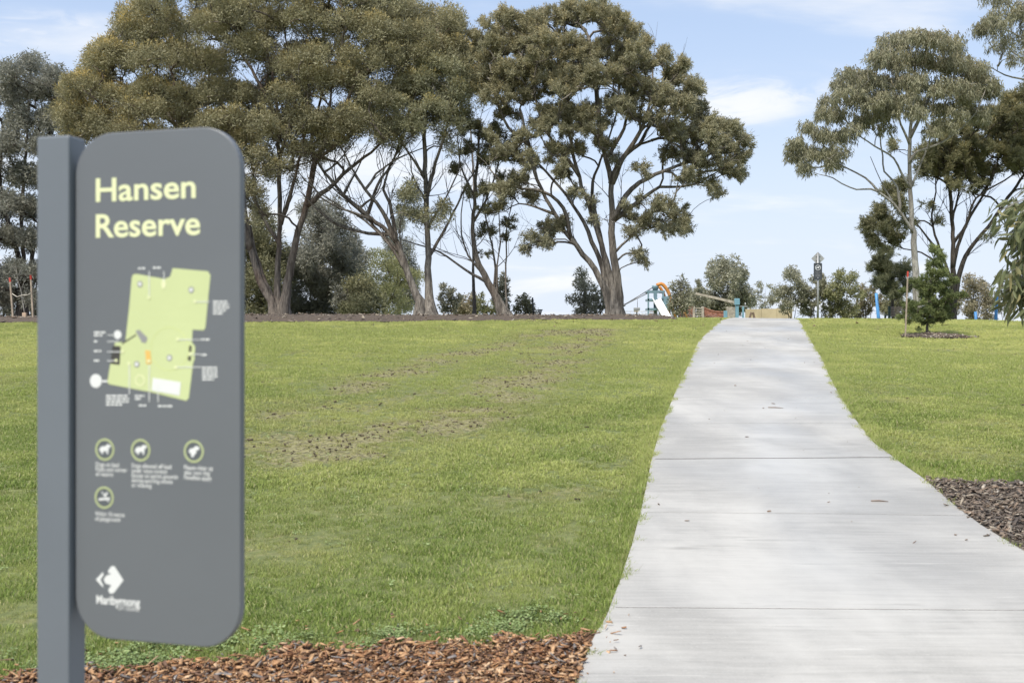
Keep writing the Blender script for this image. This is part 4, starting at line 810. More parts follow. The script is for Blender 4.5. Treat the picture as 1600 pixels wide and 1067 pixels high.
# young conifer with its stake
cb = G(1449, 525); cdp = cb[1]; ccl = []
r5 = np.random.default_rng(5)
for k in range(15):
    t = k / 14; y_ = 392 + t * 108; w_ = 7 + 38 * min(1, t * 1.35) ** .8 * (1 if t < .8 else .8)
    for q in range(2 + int(t * 4)): ccl.append((1460 - t * 6 + r5.uniform(-1, 1) * w_ * .85, y_ + r5.uniform(-5, 5), 9 + 5 * t, 5, r5.uniform(.6, 1.1)))
ccl += [(1412, 454, 10, 3), (1425, 478, 12, 5), (1436, 515, 4, 6, .6), (1490, 440, 10, 5), (1500, 462, 12, 5), (1410, 495, 8, 5, .7)]
tree('young_conifer', 'young dark green conifer with drooping sprays on a low bark mound in the right lawn', 'tree', cdp, (1449, 525), [(0, .032, .008, [(1447, 525), (1450, 500), (1452, 460), (1458, 420), (1462, 392)])], ccl, M['bark_a'], M['leaf_con'],
     depth=.5, puff=.085, per=130, LW=(.055, .014), style='feather', dens=1.2, twig=.0022, up=-.2, tipf=lambda px, t: .15 + .6 * t * (rng.random(len(t)) < .5))
def stake(x0, y0, x1, y1, label, group=None, wd=.028, dd=None):
    g = G(x0, y0) if dd is None else None; d = g[1] if dd is None else dd
    a = P(x0, y0, d); b = P(x1, y1, d); a[2] = float(terrain(a[0], a[1])) - .15; T = thing('stake', label, 'stake', (a[0], a[1], a[2] + .15), group)
    tip = b + (a - b) / np.linalg.norm(a - b) * .12; MB().beam(a, tip, wd).build('shaft', M['stake'], T, bevel=.003); MB().beam(tip, b, wd * 1.03).build('painted_tip', M['redtip'], T, bevel=.003); return T
stake(1414, 528, 1418.5, 424, 'timber stake with a red tip beside the young conifer')
# far-left sapling between two stakes
SDd = 31.5
stake(21, 497, 15.5, 434, 'left of the two red-tipped stakes around the bare sapling', 'stakes round the bare sapling', .045, SDd)
stake(52, 497, 48, 430, 'right of the two red-tipped stakes around the bare sapling, beside the sign post', 'stakes round the bare sapling', .045, SDd)
a = P(40, 497, SDd); T = thing('sapling', 'bare young sapling tied between two red-tipped stakes', 'sapling', (a[0], a[1], float(terrain(a[0], a[1]))))
MB().tube([P(40, 499, SDd), P(36, 475, SDd), P(33, 455, SDd), P(28, 438, SDd), P(24, 412, SDd)], [.02, .016, .013, .009, .004], 6).build('trunk', M['bark_pale'], T)
mb = MB()
for (x0, y0, x1, y1) in [(33, 455, 40, 435), (30, 445, 20, 428), (28, 438, 34, 418), (36, 470, 44, 448), (26, 428, 18, 415)]: mb.tube([P(x0, y0, SDd), P((x0 + x1) / 2, (y0 + y1) / 2 - 2, SDd + .1), P(x1, y1, SDd + .2)], [.008, .006, .003], 4)
mb.build('branches', M['bark_pale'], T)
MB().box(P(38.5, 493, SDd), (.10, .10, .16)).build('tree_guard', M['guard'], T)
MB().tube([P(19, 459, SDd), P(27, 464, SDd - .05), P(35, 461, SDd), P(43, 461, SDd - .04), P(50, 457, SDd)], .012, 5).build('tie', M['tie'], T)
n_ = 260; Cc = np.array([P(rng.uniform(12, 45), rng.uniform(405, 450), SDd + rng.uniform(-.3, .3)) for _ in range(n_)]); leaf_mesh('crown', Cc, rng.normal(size=(n_, 3)), np.full(n_, .07), np.full(n_, .03), np.zeros(n_), M['leaf_i'], T)

# foreground gum sapling reaching in from the right
def curved_leaves(name, C, D, Ln, Wd, mat, parent):
    n = len(C); D = D / np.linalg.norm(D, axis=1)[:, None]; S = np.cross(D, rng.normal(size=(n, 3))); S /= np.linalg.norm(S, axis=1)[:, None]; Nn = np.cross(S, D); C = C - WP[parent.name]; V = []
    cur = rng.uniform(-.25, .25, n)
    for t, wf in ((0, .12), (.25, .9), (.55, 1.), (.8, .6), (1., .05)):
        ctr = C + D * (Ln * t)[:, None] + S * (cur * Ln * t * t)[:, None] + Nn * (.10 * Ln * math.sin(t * 3.14))[:, None]; V += [ctr - S * (Wd * wf * .5)[:, None] + Nn * (Wd * .12)[:, None], ctr - Nn * 0, ctr + S * (Wd * wf * .5)[:, None] + Nn * (Wd * .12)[:, None]]
    V = np.stack(V, 1).reshape(-1, 3); q = [(3 * k + j, 3 * k + j + 1, 3 * k + 4 + j, 3 * k + 3 + j) for k in range(4) for j in (0, 1)]
    Fc = (np.array(q)[None] + (np.arange(n) * 15)[:, None, None]).reshape(-1, 4); me = fast_mesh(name, V, Fc, True); fattr(me, 'tint', np.repeat((rng.random(n) < .18) * rng.uniform(.3, .9, n), 15)); return link_mesh(name, me, mat, parent, 'stuff')
fd = 8.2; tb = np.array([4.35, fd, float(terrain(4.35, fd))])
T = thing('young_gum_tree', 'young gum in the right bark bed, broad leaves hanging close at the right edge', 'tree', tuple(tb))
mb = MB(); mb.tube([tb - (0, 0, .1), tb + (0.03, 0, .8), tb + (-.04, .05, 1.5), tb + (-.1, 0, 2.2), tb + (-.05, 0, 2.7)], [.035, .03, .024, .016, .008], 8); mb.build('trunk', M['bark_pale'], T)
mb = MB(); tw = []
def twigto(a, b, r0=.008):
    a = np.array(a); b = np.array(b); m_ = (a + b) / 2 + np.array([0, 0, .12]); mb.tube([a, (a + m_) / 2 + (0, 0, .02), m_, (m_ + b) / 2 + (0, 0, .02), b], [r0, r0 * .8, r0 * .6, r0 * .45, r0 * .3], 5); return [a, m_, b]
r8 = np.random.default_rng(8); pts = []
for k in range(110):
    py_ = r8.uniform(322, 490); lim = np.interp(py_, [310, 335, 360, 380, 420, 450, 490, 510], [1558, 1550, 1566, 1582, 1560, 1556, 1562, 1578]); px_ = lim + 4 + r8.random() ** 1.3 * 110
    e = P(px_, py_, fd + r8.uniform(-.5, .5)); s_ = tb + (r8.uniform(-.08, .05), 0, min(2.5, e[2] - tb[2] + r8.uniform(.0, .35))); twigto(s_, e); pts.append((s_, e))
for k in range(45):
    e = tb + np.array([r8.uniform(.1, 1.0), r8.uniform(-.8, .8), r8.uniform(.9, 2.9)]); s_ = tb + (0, 0, min(2.5, e[2] - tb[2])); twigto(s_, e); pts.append((s_, e))
mb.build('branches', M['bark_pale'], T, kind='stuff')
C = []; D = []
for s_, e in pts:
    for _ in range(26):
        t = r8.uniform(.45, 1.03); C.append(s_ + (e - s_) * t + np.array([0, 0, .12 * 2 * t * (1 - t)]) + r8.normal(0, .03, 3)); D.append(np.array([0, 0, -1.]) + r8.normal(0, .55, 3) + (e - s_) * .5)
C = np.array(C); D = np.array(D); curved_leaves('crown', C, D, r8.uniform(.075, .15, len(C)), r8.uniform(.018, .034, len(C)), M['leaf_fg'], T)

# ------------------------------------------------------------------ the park sign
th = R(16.5); U = np.array([math.cos(th), -math.sin(th), 0.]); Nn = np.array([-math.sin(th), -math.cos(th), 0.]); VV = np.array([0, 0, 1.])
O = P(250, 600, 2.2)
def uv(px, py):
    dr = np.array([(px - 800) / F, 1, (533.5 - py) / F]); o = np.array([0, 0, EYE]); t = ((O - o) @ Nn) / (dr @ Nn); p = o + dr * t; return (p - O) @ U, (p - O) @ VV
uL = uv(118, 600)[0]; uR = uv(375.5, 600)[0]; vT = uv(250, 203)[1]; vB = uv(250, 1005)[1]
def rrect(u0, u1, v0, v1, r, n=10):
    o = []
    for cx_, cy_, a0 in ((u1 - r, v1 - r, 0), (u0 + r, v1 - r, 90), (u0 + r, v0 + r, 180), (u1 - r, v0 + r, 270)):
        for k in range(n + 1): a = R(a0 + 90 * k / n); o.append((cx_ + r * math.cos(a), cy_ + r * math.sin(a)))
    return o
E = O + U * uL; C0 = E - U * .0045 + Nn * .014; pb = C0 - U * .0375; zg = float(terrain(pb[0], pb[1]))
T = thing('park_sign', 'tall charcoal park sign reading Hansen Reserve, in the foreground at the left', 'sign', (pb[0], pb[1], zg))
ztop = P(90, 211, C0[1])[2]; pw_, pd_ = .076, .052
MB().box(C0 - U * pw_ / 2 - Nn * pd_ / 2 + VV * ((ztop + zg - .3) / 2 - C0[2]), (pw_, pd_, ztop - zg + .3), (U, -Nn, VV)).build('post', M['sign_post'], T, bevel=.004)
mb = MB(); mb.prism(rrect(uL, uR, vB, vT, .082), O, U, VV, Nn, .018); panel = mb.build('panel', M['sign'], T, bevel=.0022)
for k in (-.32, .30):
    MB().box(E - U * .001 - Nn * .010 + VV * k, (.012, .010, .05), (U, -Nn, VV)).build('bracket', M['sign_post'], T)
def flat(name, outline_px, mat, lift=.0008, px=True, parent=panel, t=.0006):
    ol = [uv(a, b) for a, b in outline_px] if px else outline_px; mb = MB(); mb.prism(ol, O + Nn * (lift * .3 + .0001), U, VV, Nn, t * .2); return mb.build(name, mat, parent)
def ring(name, cx_, cy_, r0, r1, mat, lift=.0008, parent=panel):
    n = 28; mb = MB(); V = []; 
    for r in (r0, r1): V += [O + Nn * (lift * .3 + .0001) + U * (cx_ + r * math.cos(6.2832 * k / n)) + VV * (cy_ + r * math.sin(6.2832 * k / n)) for k in range(n)]
    mb.add(V, [(k, (k + 1) % n, n + (k + 1) % n, n + k) for k in range(n)]); return mb.build(name, mat, parent)
def disc(name, cx_, cy_, r, mat, lift=.0008, sy=1, parent=panel):
    return flat(name, [(cx_ + r * math.cos(6.2832 * k / 24), cy_ + r * sy * math.sin(6.2832 * k / 24)) for k in range(24)], mat, lift, False, parent)
def lettering(name, txt, px0, base, px1, mat, xh=None, bold=0., parent=panel, lift=.0006, OO=None, UU=None, frame=None):
    """text whose left end is at px0, baseline at base, right end at px1 (photograph pixels on the panel)"""
    c = bpy.data.curves.new(name, 'FONT'); c.body = txt; c.size = 1; c.offset = bold; c.resolution_u = 4
    o = bpy.data.objects.new(name, c); COL.objects.link(o); dg = bpy.context.evaluated_depsgraph_get(); dg.update()
    me = bpy.data.meshes.new_from_object(o.evaluated_get(dg)); COL.objects.unlink(o); bpy.data.objects.remove(o)
    co = np.zeros(len(me.vertices) * 3, np.float32); me.vertices.foreach_get('co', co); co = co.reshape(-1, 3)
    if frame is None: u0, v0 = uv(px0, base); u1, _ = uv(px1, base); OO, UU, NN = O, U, Nn
    else: u0, v0, u1, OO, UU, NN = frame
    s = (u1 - u0) / (co[:, 0].max() - co[:, 0].min()); sy = s if xh is None else xh
    uu = u0 + (co[:, 0] - co[:, 0].min()) * s; vv = v0 + co[:, 1] * sy
    W_ = OO + NN * lift + np.outer(uu, UU) + np.outer(vv, VV); me.vertices.foreach_set('co', (W_ - WP[parent.name]).astype(np.float32).ravel()); me.update(); me.name = name; me.materials.clear()
    return link_mesh(name, me, mat, parent)
pxm = 2.2 / F
lettering('title_lettering', 'Hansen', 150, 315, 306, M['cream'], xh=52 * pxm, bold=.018)
lettering('title_lettering', 'Reserve', 150, 371, 313, M['cream'], xh=52 * pxm, bold=.018)
flat('map_outline', [(208, 429), (213, 428), (258, 436), (266, 432), (270, 419), (325, 424), (329, 430), (326, 460), (321, 512), (318, 516), (301, 515), (300, 535), (305, 541), (304, 562), (302, 566), (295, 622), (291, 626), (283, 624), (238, 613), (170, 600), (168, 596), (174, 560), (180, 535), (196, 534), (202, 480), (206, 434)][::-1], M['mapgreen'])
flat('map_car_park', [(239, 590), (283, 597), (281, 618), (237, 610)][::-1], M['white'], .0022)
flat('map_building', [(212, 517), (218, 515), (231, 528), (228, 536), (222, 535)][::-1], M['midgrey'], .0020)
flat('map_block', [(176, 540), (189, 541), (187, 570), (173, 568)][::-1], M['darkprint'], .0020); flat('map_block', [(296, 540), (300, 540), (299, 550), (295, 549)][::-1], M['darkprint'], .0020); flat('map_block', [(294, 556), (299, 557), (298, 564), (294, 563)][::-1], M['darkprint'], .0020)
flat('map_path', [(190, 536), (213, 522), (213, 524), (191, 538)][::-1], M['darkprint'], .0020)
flat('map_playground', [(227, 547), (235, 548), (237, 568), (229, 569)][::-1], M['orange_print'], .0020)
for a, b in ((219, 444), (299, 453), (265, 559), (214, 569)): u_, v_ = uv(a, b); disc('map_marker', u_, v_, 5 * pxm, M['midgrey'], .0020); disc('map_marker', u_, v_, 3 * pxm, M['white'], .0032)
u_, v_ = uv(150, 595); disc('map_key_disc', u_, v_, 11 * pxm, M['white'], .0012); flat('map_key_pointer', [(160, 594), (168, 594), (168, 597), (160, 597)][::-1], M['white'])
u_, v_ = uv(184, 523); disc('map_key_disc', u_, v_, 7 * pxm, M['white'], .0012)
u_, v_ = uv(256, 444); disc('map_key_disc', u_, v_, 4 * pxm, M['cream'], .0026, 1.8)
u_, v_ = uv(219, 594); ring('map_loop', u_, v_, 7 * pxm, 9 * pxm, M['cream'], .0024); u_, v_ = uv(265, 545); ring('map_loop', u_, v_, 33 * pxm, 34 * pxm, M['lime'], .0016)
def hair(pts, wd=1.2):
    for (a, b), (c, d_) in zip(pts[:-1], pts[1:]):
        if abs(a - c) > abs(b - d_): flat('leader_line', [(a, b), (c, d_), (c, d_ + wd), (a, b + wd)][::-1], M['white'], .0034)
        else: flat('leader_line', [(a, b), (a + wd, b), (c + wd, d_), (c, d_)][::-1], M['white'], .0034)
for pts in ([(233, 424), (233, 464)], [(256, 424), (256, 440)], [(306, 471), (328, 471)], [(278, 530), (314, 530)], [(274, 573), (316, 573)], [(299, 553), (314, 553)], [(168, 523), (180, 523)], [(168, 533), (186, 533)], [(168, 549), (192, 549)], [(168, 563), (182, 563)], [(233, 570), (233, 628)], [(202, 570), (202, 616)], [(247, 600), (247, 628)]): hair(pts)
for a, b in ((233, 465), (305, 471), (278, 530), (275, 574), (192, 549), (233, 564), (202, 568), (182, 563), (298, 553)): u_, v_ = uv(a, b); disc('leader_dot', u_, v_, 2.6 * pxm, M['cream'], .0040)
def dashes(x0, y, x1, n=1, lh=4.6, seed=0):
    r = np.random.default_rng(seed + int(x0 * 7 + y)); 
    for k in range(n):
        x_ = x0; e = x1 - (0 if k < n - 1 else (x1 - x0) * .25) - r.uniform(0, 3)
        while x_ < e:
            w_ = min(r.uniform(4, 9), e - x_); yy = y + k * lh; 
            if w_ > 1.5: flat('caption_line', [(x_, yy), (x_ + w_, yy), (x_ + w_, yy + 2.6), (x_, yy + 2.6)][::-1], M['white'], .0010, t=.0004)
            x_ += w_ + 1.4
for q in ((216, 418, 234), (239, 417, 257), (333, 470, 358, 5), (315, 529, 334), (315, 553, 330), (316, 573, 341, 5), (147, 518, 167, 2), (147, 532, 158), (147, 547, 166), (147, 562, 160), (166, 617, 202, 4), (211, 617, 226, 2), (217, 632, 235), (247, 633, 278)): dashes(*q)
# four round symbols with their captions
def blob(px, py, s, kind):
    u0, v0 = uv(px, py)
    dog = [(-.62, -.18), (-.55, .12), (-.30, .30), (.05, .30), (.22, .46), (.40, .50), (.66, .34), (.60, .20), (.42, .16), (.40, -.05), (.34, -.42), (.22, -.42), (.20, -.16), (-.16, -.18), (-.22, -.42), (-.36, -.42), (-.40, -.20)]
    dog2 = [(-.55, -.05), (-.40, .22), (-.05, .30), (.2, .5), (.5, .44), (.6, .2), (.3, .1), (.22, -.2), (.02, -.35), (-.05, -.55), (-.25, -.5), (-.3, -.2)]
    smoke = [(-.6, -.3), (-.6, -.08), (.25, .0), (.6, .05), (.62, -.18), (.2, -.22)]
    for sh in ({'dog': [dog], 'dog2': [dog2], 'smoke': [smoke, [(.0, .25), (.3, .55), (.4, .45), (.2, .12)], [(-.3, .5), (.45, -.42), (.52, -.34), (-.22, .56)]]}[kind]):
        flat('symbol_figure', [(u0 + a * s, v0 + b * s) for a, b in sh], M['white'], .0014 , False, t=.0005)
    disc('symbol_ground', u0, v0, s * .88, M['symground'], .0006); ring('symbol_ring', u0, v0, s * .84, s * 1.03, M['ringlime'], .0018)
for a, b, k in ((164, 702, 'dog'), (220, 703, 'dog'), (303, 705, 'dog2'), (163, 777, 'smoke')): blob(a, b, 17 * pxm, k)
CW = M['white']
for txt, a, b, c_ in (('Dogs on lead', 150, 728, 186), ('Paths and corner', 150, 735.5, 199), ('of reserve', 150, 743, 177), ('Dogs allowed off lead', 206, 730, 268), ('under voice control', 206, 737.6, 261), ('Except on sports grounds', 206, 745.2, 278), ('during sporting events', 206, 752.8, 270), ('or training', 206, 760.4, 237), ('Please clean up', 288, 733, 333), ('after your dog', 288, 740.8, 328), ('Penalties apply', 288, 748.6, 331), ('Within 10 metres', 149, 805, 195), ('of playground', 149, 812.6, 188)):
    lettering('caption_lettering', txt, a, b, c_, CW, xh=9.5 * pxm, bold=.012)
# council emblem
flat('emblem', [(168, 893), (174, 884), (179, 884), (193, 906), (178, 926), (172, 927), (169, 921), (174, 914), (165, 911), (162, 905), (166, 899), (174, 896)][::-1], M['white'])
flat('emblem', [(150, 905), (161, 893), (162, 898), (157, 905), (161, 913), (162, 918)][::-1], M['white'])
lettering('council_lettering', 'Maribyrnong', 151, 942, 219, M['white'], xh=19 * pxm, bold=.03)
lettering('council_lettering', 'CITY COUNCIL', 184, 952, 218, M['white'], xh=8 * pxm, bold=.01)

# ------------------------------------------------------------------ small sign pole on the crest
d = 33.5; b = P(1278, 498, d); zg = float(terrain(b[0], d)); T = thing('sign_pole', 'steel pole with a dark dog notice and the back of a diamond sign above', 'sign', (b[0], d, zg))
MB().tube([(b[0], d, zg - .2), (b[0], d, P(0, 395, d)[2])], .03, 12).build('pole', M['galv'], T)
S3 = np.array([1., 0, 0]); N3 = np.array([0, -1., 0]); c_ = P(1278, 404, d + .06); hs = 10.5 * d / F
MB().prism([(0, -hs), (hs, 0), (0, hs), (-hs, 0)], c_, S3, VV, N3, .006).build('diamond_plate', M['alu'], T, bevel=.002)
for q in (-.05, .07): MB().box(c_ + (0, .0 - .012, q), (.14, .012, .022)).build('rail', M['galv'], T)
c_ = P(1278, 424, d - .05); hw_, hh_ = 6.6 * d / F, 13 * d / F
pl = MB(); pl.prism(rrect(-hw_, hw_, -hh_, hh_, .03, 5), c_, S3, VV, N3, .006); pl = pl.build('notice_plate', plain('dark_notice', (.05, .055, .06), .45), T, bevel=.002)
n = 24; mb = MB(); o3 = c_ + N3 * .002 + VV * .11; V = []
for r_ in (.067, .079): V += [o3 + S3 * r_ * math.cos(6.2832 * k / n) + VV * r_ * math.sin(6.2832 * k / n) for k in range(n)]
mb.add(V, [(k, (k + 1) % n, n + (k + 1) % n, n + k) for k in range(n)]); mb.build('notice_ring', M['white'], pl)
MB().prism([(-.05, -.01), (-.04, .015), (.01, .018), (.025, .035), (.05, .025), (.03, .005), (.025, -.03), (.01, -.03), (.01, -.01), (-.03, -.01), (-.033, -.03), (-.045, -.03)], o3 + N3 * .001, S3, VV, N3, .0008).build('notice_figure', M['white'], pl)
for k, (tx, v_) in enumerate((('Dogs on', -.035), ('lead', -.075), ('Penalties', -.115), ('apply', -.15))): lettering('notice_lettering', tx, 0, 0, 0, M['midgrey'], xh=.045, parent=pl, lift=.002, frame=(-.07 if len(tx) > 4 else -.04, v_, .07 if len(tx) > 4 else .04, c_, S3, N3))
MB().tube([c_ + N3 * .001 + VV * -.19, c_ + N3 * .004 + VV * -.19], .012, 10).build('bolt', M['white'], pl)

# ------------------------------------------------------------------ bench beyond the crest
d = 47.; x0, x1 = P(1391, 0, d)[0], P(1440, 0, d)[0]; zg = float(terrain((x0 + x1) / 2, d)); zt = P(0, 479, d)[2]; T = thing('park_bench', 'slatted brown bench with dark ends seen from behind, left of the young conifer', 'bench', ((x0 + x1) / 2, d, zg))
for k in range(6): MB().box(((x0 + x1) / 2, d - .02 * k * .5, zt - .04 - k * .072), (x1 - x0, .03, .045)).build('slat', M['bench'], T, bevel=.004)
for k in range(4): MB().box(((x0 + x1) / 2, d + .10 + k * .1, zg + .45), (x1 - x0, .075, .03)).build('seat_slat', M['bench'], T, bevel=.004)
for xx in (x0 - .05, x1 + .05):
    mb = MB(); mb.beam((xx, d - .03, zg - .05), (xx, d - .03, zt + .02), .09, .09); mb.beam((xx, d, zg + .4), (xx, d + .5, zg + .4), .06, .06); mb.beam((xx, d + .48, zg - .05), (xx, d + .48, zg + .64), .07, .07); mb.beam((xx, d - .02, zg + .64), (xx, d + .52, zg + .64), .08, .04); mb.build('end_frame', M['dkgreen'], T, bevel=.01)

# ------------------------------------------------------------------ blue posts
def bpost(pxb, pyt, pxt, lab, r, d):
    b = P(pxb, 500, d); zg = float(terrain(b[0], d)); t = P(pxt, pyt, d); dz = (t[2] - b[2]); b2 = b + (t - b) * ((zg - .1 - b[2]) / dz)
    o = MB().tube([b2, (b2 + t) / 2, t], [r * 1.2, r, r * .85], 10).build('blue_post', M['blue'], None, origin=(b2[0], b2[1], zg)); setp(o, lab, 'post', 'blue painted posts beyond the crest')
bpost(1373, 458, 1369, 'tall bright blue post left of the bench', .075, 50); bpost(1556, 454, 1558, 'tall bright blue post near the right edge, right of the young conifer', .07, 50); bpost(1525, 487, 1524, 'short bright blue post between the young conifer and the right-hand blue post', .07, 52)

# ------------------------------------------------------------------ slim pole and bollard light behind the bark bed
b = P(834.5, 495, 42); zg = float(terrain(b[0], 42)); o = MB().tube([(b[0], 42, zg - .1), P(832, 465, 42)], [.03, .028], 8).build('pole', M['black'], None, origin=(b[0], 42, zg)); setp(o, 'thin dark pole right of the small dense shrub', 'pole')
d = 44; b = P(844, 490, d); zg = float(terrain(b[0], d)); T = thing('bollard_light', 'small bollard light with a flared head right of the thin dark pole', 'lamp', (b[0], d, zg)); zt = P(0, 483.5, d)[2]
MB().tube([(b[0], d, zg - .1), (b[0], d, zt - .16)], .04, 10).build('post', M['black'], T); MB().tube([(b[0], d, zt - .16), (b[0], d, zt - .03)], [.045, .085], 12).build('lamp_shade', M['glass'], T); MB().tube([(b[0], d, zt - .03), (b[0], d, zt)], .10, 12).build('cap', M['black'], T)

# ------------------------------------------------------------------ playground far behind the crest
PD = 75.
def zgr(x, y): return float(terrain(x, y))
a = P(1026, 493, PD); T = thing('slide_tower', 'teal play tower with a steel slide and orange arch left of the path end', 'playground', (a[0], a[1], zgr(a[0], a[1])))
def post(px, top, dd=0, mat='teal', w_=.10):
    t = P(px, top, PD + dd); return MB().beam((t[0], t[1], zgr(t[0], t[1]) - .1), t, w_).build('post', M[mat], T)
for px_ in (1013, 1036):
    for dd in (0, 1.3): post(px_, 455, dd)
post(1024, 451, .6, w_=.22)
for y_, lb in ((455.5, 'roof_beam'), (468.5, 'deck'), (483, 'deck')):
    a = P(1012, y_, PD); b = P(1038, y_, PD)
    if lb == 'deck': MB().box(((a[0] + b[0]) / 2, PD + .65, a[2]), (b[0] - a[0], 1.4, .14)).build(lb, M['teal'], T)
    else:
        mb = MB(); mb.beam(a, b, .12); mb.beam(a + (0, 1.3, 0), b + (0, 1.3, 0), .12); mb.beam(a, a + (0, 1.3, 0), .1); mb.beam(b, b + (0, 1.3, 0), .1); mb.build(lb, M['teal'], T)
a = P(1024, 449, PD + .6); MB().tube([a - (0, 0, .22), a, a + (0, 0, .12)], [.16, .22, .24], 14).build('crane_head', M['teal'], T)
mb = MB(); A_ = P(1026, 469, PD - .1); B_ = P(1042, 497, PD - .9); q = B_ - A_; pr_ = []
mb.beam(A_, B_, .46, .05, up=(0, 1, 0)); mb.build('slide', M['slide'], T)
for s in (-.24, .24): MB().beam(A_ + (s, 0, .08), B_ + (s, 0, .08), .05, .18, up=(0, 1, 0)).build('slide_side', M['slide'], T)
mb = MB(); mb.tube([P(1022, 470, PD), P(1030, 486, PD), P(1033, 497, PD)], .05, 8); mb.build('brace', M['teal'], T)
MB().tube(catmull([P(1026, 446, PD + .5), P(1033, 443.5, PD + .5), P(1039, 448, PD + .5), P(1046, 460, PD + .5), P(1050, 480, PD + .5), P(1056, 497, PD + .5)], .3), .12, 10).build('arch_tube', M['orange'], T)
MB().tube(catmull([P(1029, 447, PD + 1.), P(1035, 455, PD + 1.), P(1042, 475, PD + 1.), P(1047, 497, PD + 1.)], .3), .10, 10).build('arch_tube', M['orange'], T)
MB().box(P(1040, 474, PD + .3), (.4, .9, .9)).build('side_panel', M['teal'], T)
for yy in (0, 5): MB().tube([P(1022, 448 + yy, PD + .6), P(975, 476.5, PD + .6)], .035, 6).build('jib_pole', M['cable'], T)
MB().tube([P(973.5, 477.5, PD + .6), P(976.5, 475.5, PD + .6)], .10, 10).build('pulley', M['cable'], T)
mb = MB()
for k in range(3): a = P(1014 + 1, 487 + 3 * k, PD); b = P(1022, 487 + 3 * k, PD); mb.beam(a, b, .10, .05)
mb.build('lower_rail', M['timber_dark'], T)
a = P(995, 492, 80); T = thing('hanging_scoop', 'small grey digger seat hanging on a thin line left of the slide tower', 'playground', (a[0], a[1], zgr(a[0], a[1])))
MB().tube([P(996, 464, 80), P(996, 481, 80)], .02, 5).build('chain', M['cable'], T); MB().box(P(995, 483, 80), (.42, .35, .22)).build('body', M['galv'], T, bevel=.03); MB().box(P(994, 486, 80), (.28, .3, .14)).build('seat', M['timber'], T); MB().tube([P(995, 487, 80), P(995, 500, 80)], .05, 8).build('post', M['galv'], T)
a = P(990, 492, 84); T = thing('fence', 'low pale wire fence running left from the slide tower', 'fence', (a[0], a[1], zgr(a[0], a[1])))
for yy in (486.5, 490.5): MB().tube([P(972, yy, 84), P(1052, yy, 84)], .02, 5).build('rail', M['galv'], T)
for k in range(14): MB().tube([P(973 + k * 6, 486, 84), P(973 + k * 6, 499, 84)], .018, 5).build('post', M['galv'], T)
# net bridge
nd = 62.; a = P(1098, 492, nd); T = thing('net_bridge', 'red-brown rope net bridge with pale timber gate posts left of the path end', 'playground', (a[0], a[1], zgr(a[0], a[1])))
for px_ in (1084, 1098): t = P(px_, 479, nd); MB().beam((t[0], nd, zgr(t[0], nd) - .1), t, .13).build('post', M['timber'], T, bevel=.01)
for k in range(4): MB().beam(P(1085, 481.5 + 4 * k, nd), P(1097, 481.5 + 4 * k, nd), .08, .04).build('rung', M['timber'], T)
topc = [(1062, 480), (1070, 481.5), (1082, 479.5)], [(1099, 480.5), (1108, 484.5), (1118, 487), (1128, 487.5), (1134, 487)]
for seg in topc:
    mb = MB()
    for dep in (0, 1.2):
        xs = np.linspace(seg[0][0], seg[-1][0], int((seg[-1][0] - seg[0][0]) / 1.3) + 1); tp = np.interp(xs, [s[0] for s in seg], [s[1] for s in seg])
        mb.tube([P(q, t_, nd + dep) for q, t_ in zip(xs, tp)], .045, 5)
        for v_ in range(1, 8): mb.tube([P(q, t_ + v_ * 2.2, nd + dep) for q, t_ in zip(xs, tp)], .022, 4)
        for q, t_ in zip(xs, tp): mb.tube([P(q, t_, nd + dep), P(q + .8, t_ + 16, nd + dep)], .020, 4)
    mb.build('net', M['rope'], T)
MB().tube([P(1066, 484, nd), P(1072, 492, nd), P(1075, 499, nd)], .07, 8).build('orange_leg', M['orange'], T)
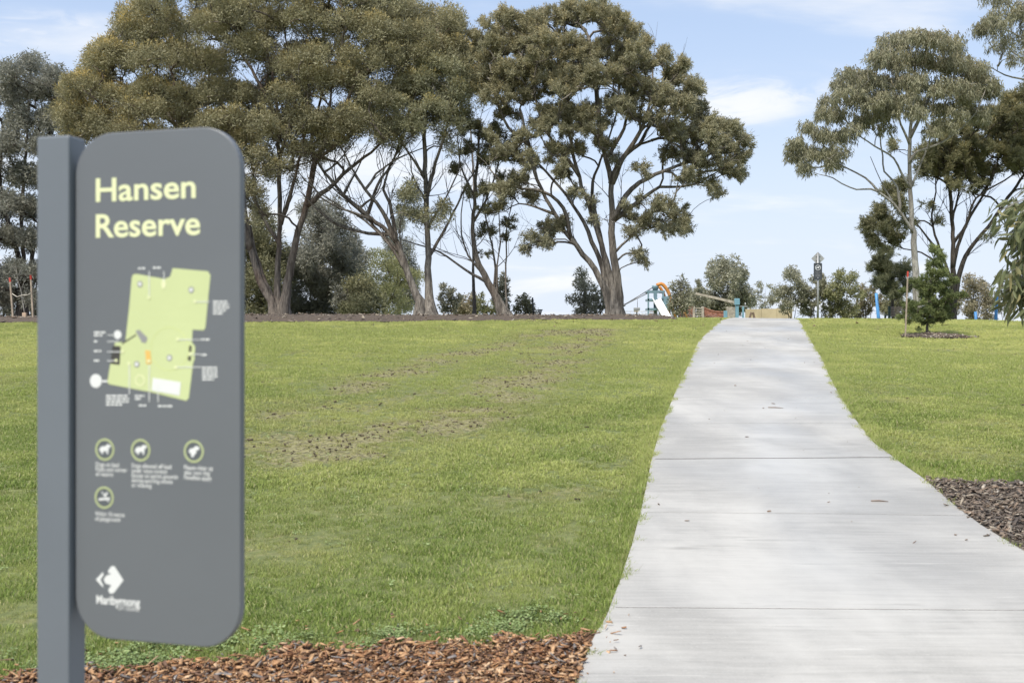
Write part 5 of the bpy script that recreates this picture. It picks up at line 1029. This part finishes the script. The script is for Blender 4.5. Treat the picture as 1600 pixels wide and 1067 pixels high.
# timber palisade, blue frame, crane jib
cd_ = 60.; a = P(1152, 497, cd_); T = thing('play_crane', 'blue play crane with a long timber jib and grey paling wall by the path end', 'playground', (a[0], a[1], zgr(a[0], a[1])))
for k in range(7):
    t = P(1136.2 + k * 2.1, 479 + (k % 3) * .5, cd_); MB().box((t[0], cd_, (t[2] + zgr(t[0], cd_)) / 2), (.064, .04, t[2] - zgr(t[0], cd_))).build('paling', M['timber'], T)
for px_, tp, w_ in ((1151.5, 469, .16), (1161, 479, .09)): t = P(px_, tp, cd_ - .15); MB().beam((t[0], t[1], zgr(t[0], t[1]) - .1), t, w_).build('post', M['bluep'], T)
MB().box(P(1151.5, 471.5, cd_ - .15), (.26, .26, .34)).build('crane_head', M['bluep'], T, bevel=.02); MB().beam(P(1150, 478.5, cd_ - .15), P(1168, 479, cd_ - .15), .08, .07).build('cross_beam', M['galv'], T)
MB().beam(P(1087, 458.5, cd_), P(1149, 472.5, cd_), .10, .12).build('jib', M['timber'], T); MB().beam(P(1087, 459.5, cd_ + .2), P(1149, 474.5, cd_ + .2), .05, .05).build('jib', M['timber'], T)
MB().tube([P(1164.5, 473, cd_), P(1164.5, 479, cd_)], .03, 6).build('handle', M['galv'], T); MB().box(P(1133.5, 492, cd_ - .4), (.18, .18, .42)).build('side_panel', M['bluep'], T, bevel=.02)
wd_ = 68.; a = P(1190, 497, wd_); T = thing('rendered_wall', 'low sand-coloured wall with two leaning timber posts beyond the path end', 'wall', (a[0], a[1], zgr(a[0], a[1])))
for q in range(3):
    xa, xb = 1165 + q * 24.2, 1188.9 + q * 24.2; mb = MB(); pa = P(xa, 483 - q * .6, wd_); pb2 = P(xb, 483 - q * .6, wd_); zb = zgr(pa[0], wd_) - .2; mb.box(((pa[0] + pb2[0]) / 2, wd_, (pa[2] + zb) / 2), (pb2[0] - pa[0], .22, pa[2] - zb)); mb.build('panel', M['sandwall'], T)
for xa, xb in ((1170.5, 1174), (1179.5, 1176.5)):
    t = P(xb, 488, wd_ - .8); b = P(xa, 500, wd_ - .8); MB().beam(b + (b - t) * .4, t, .11).build('leaning_post', M['timber_dark'], T)
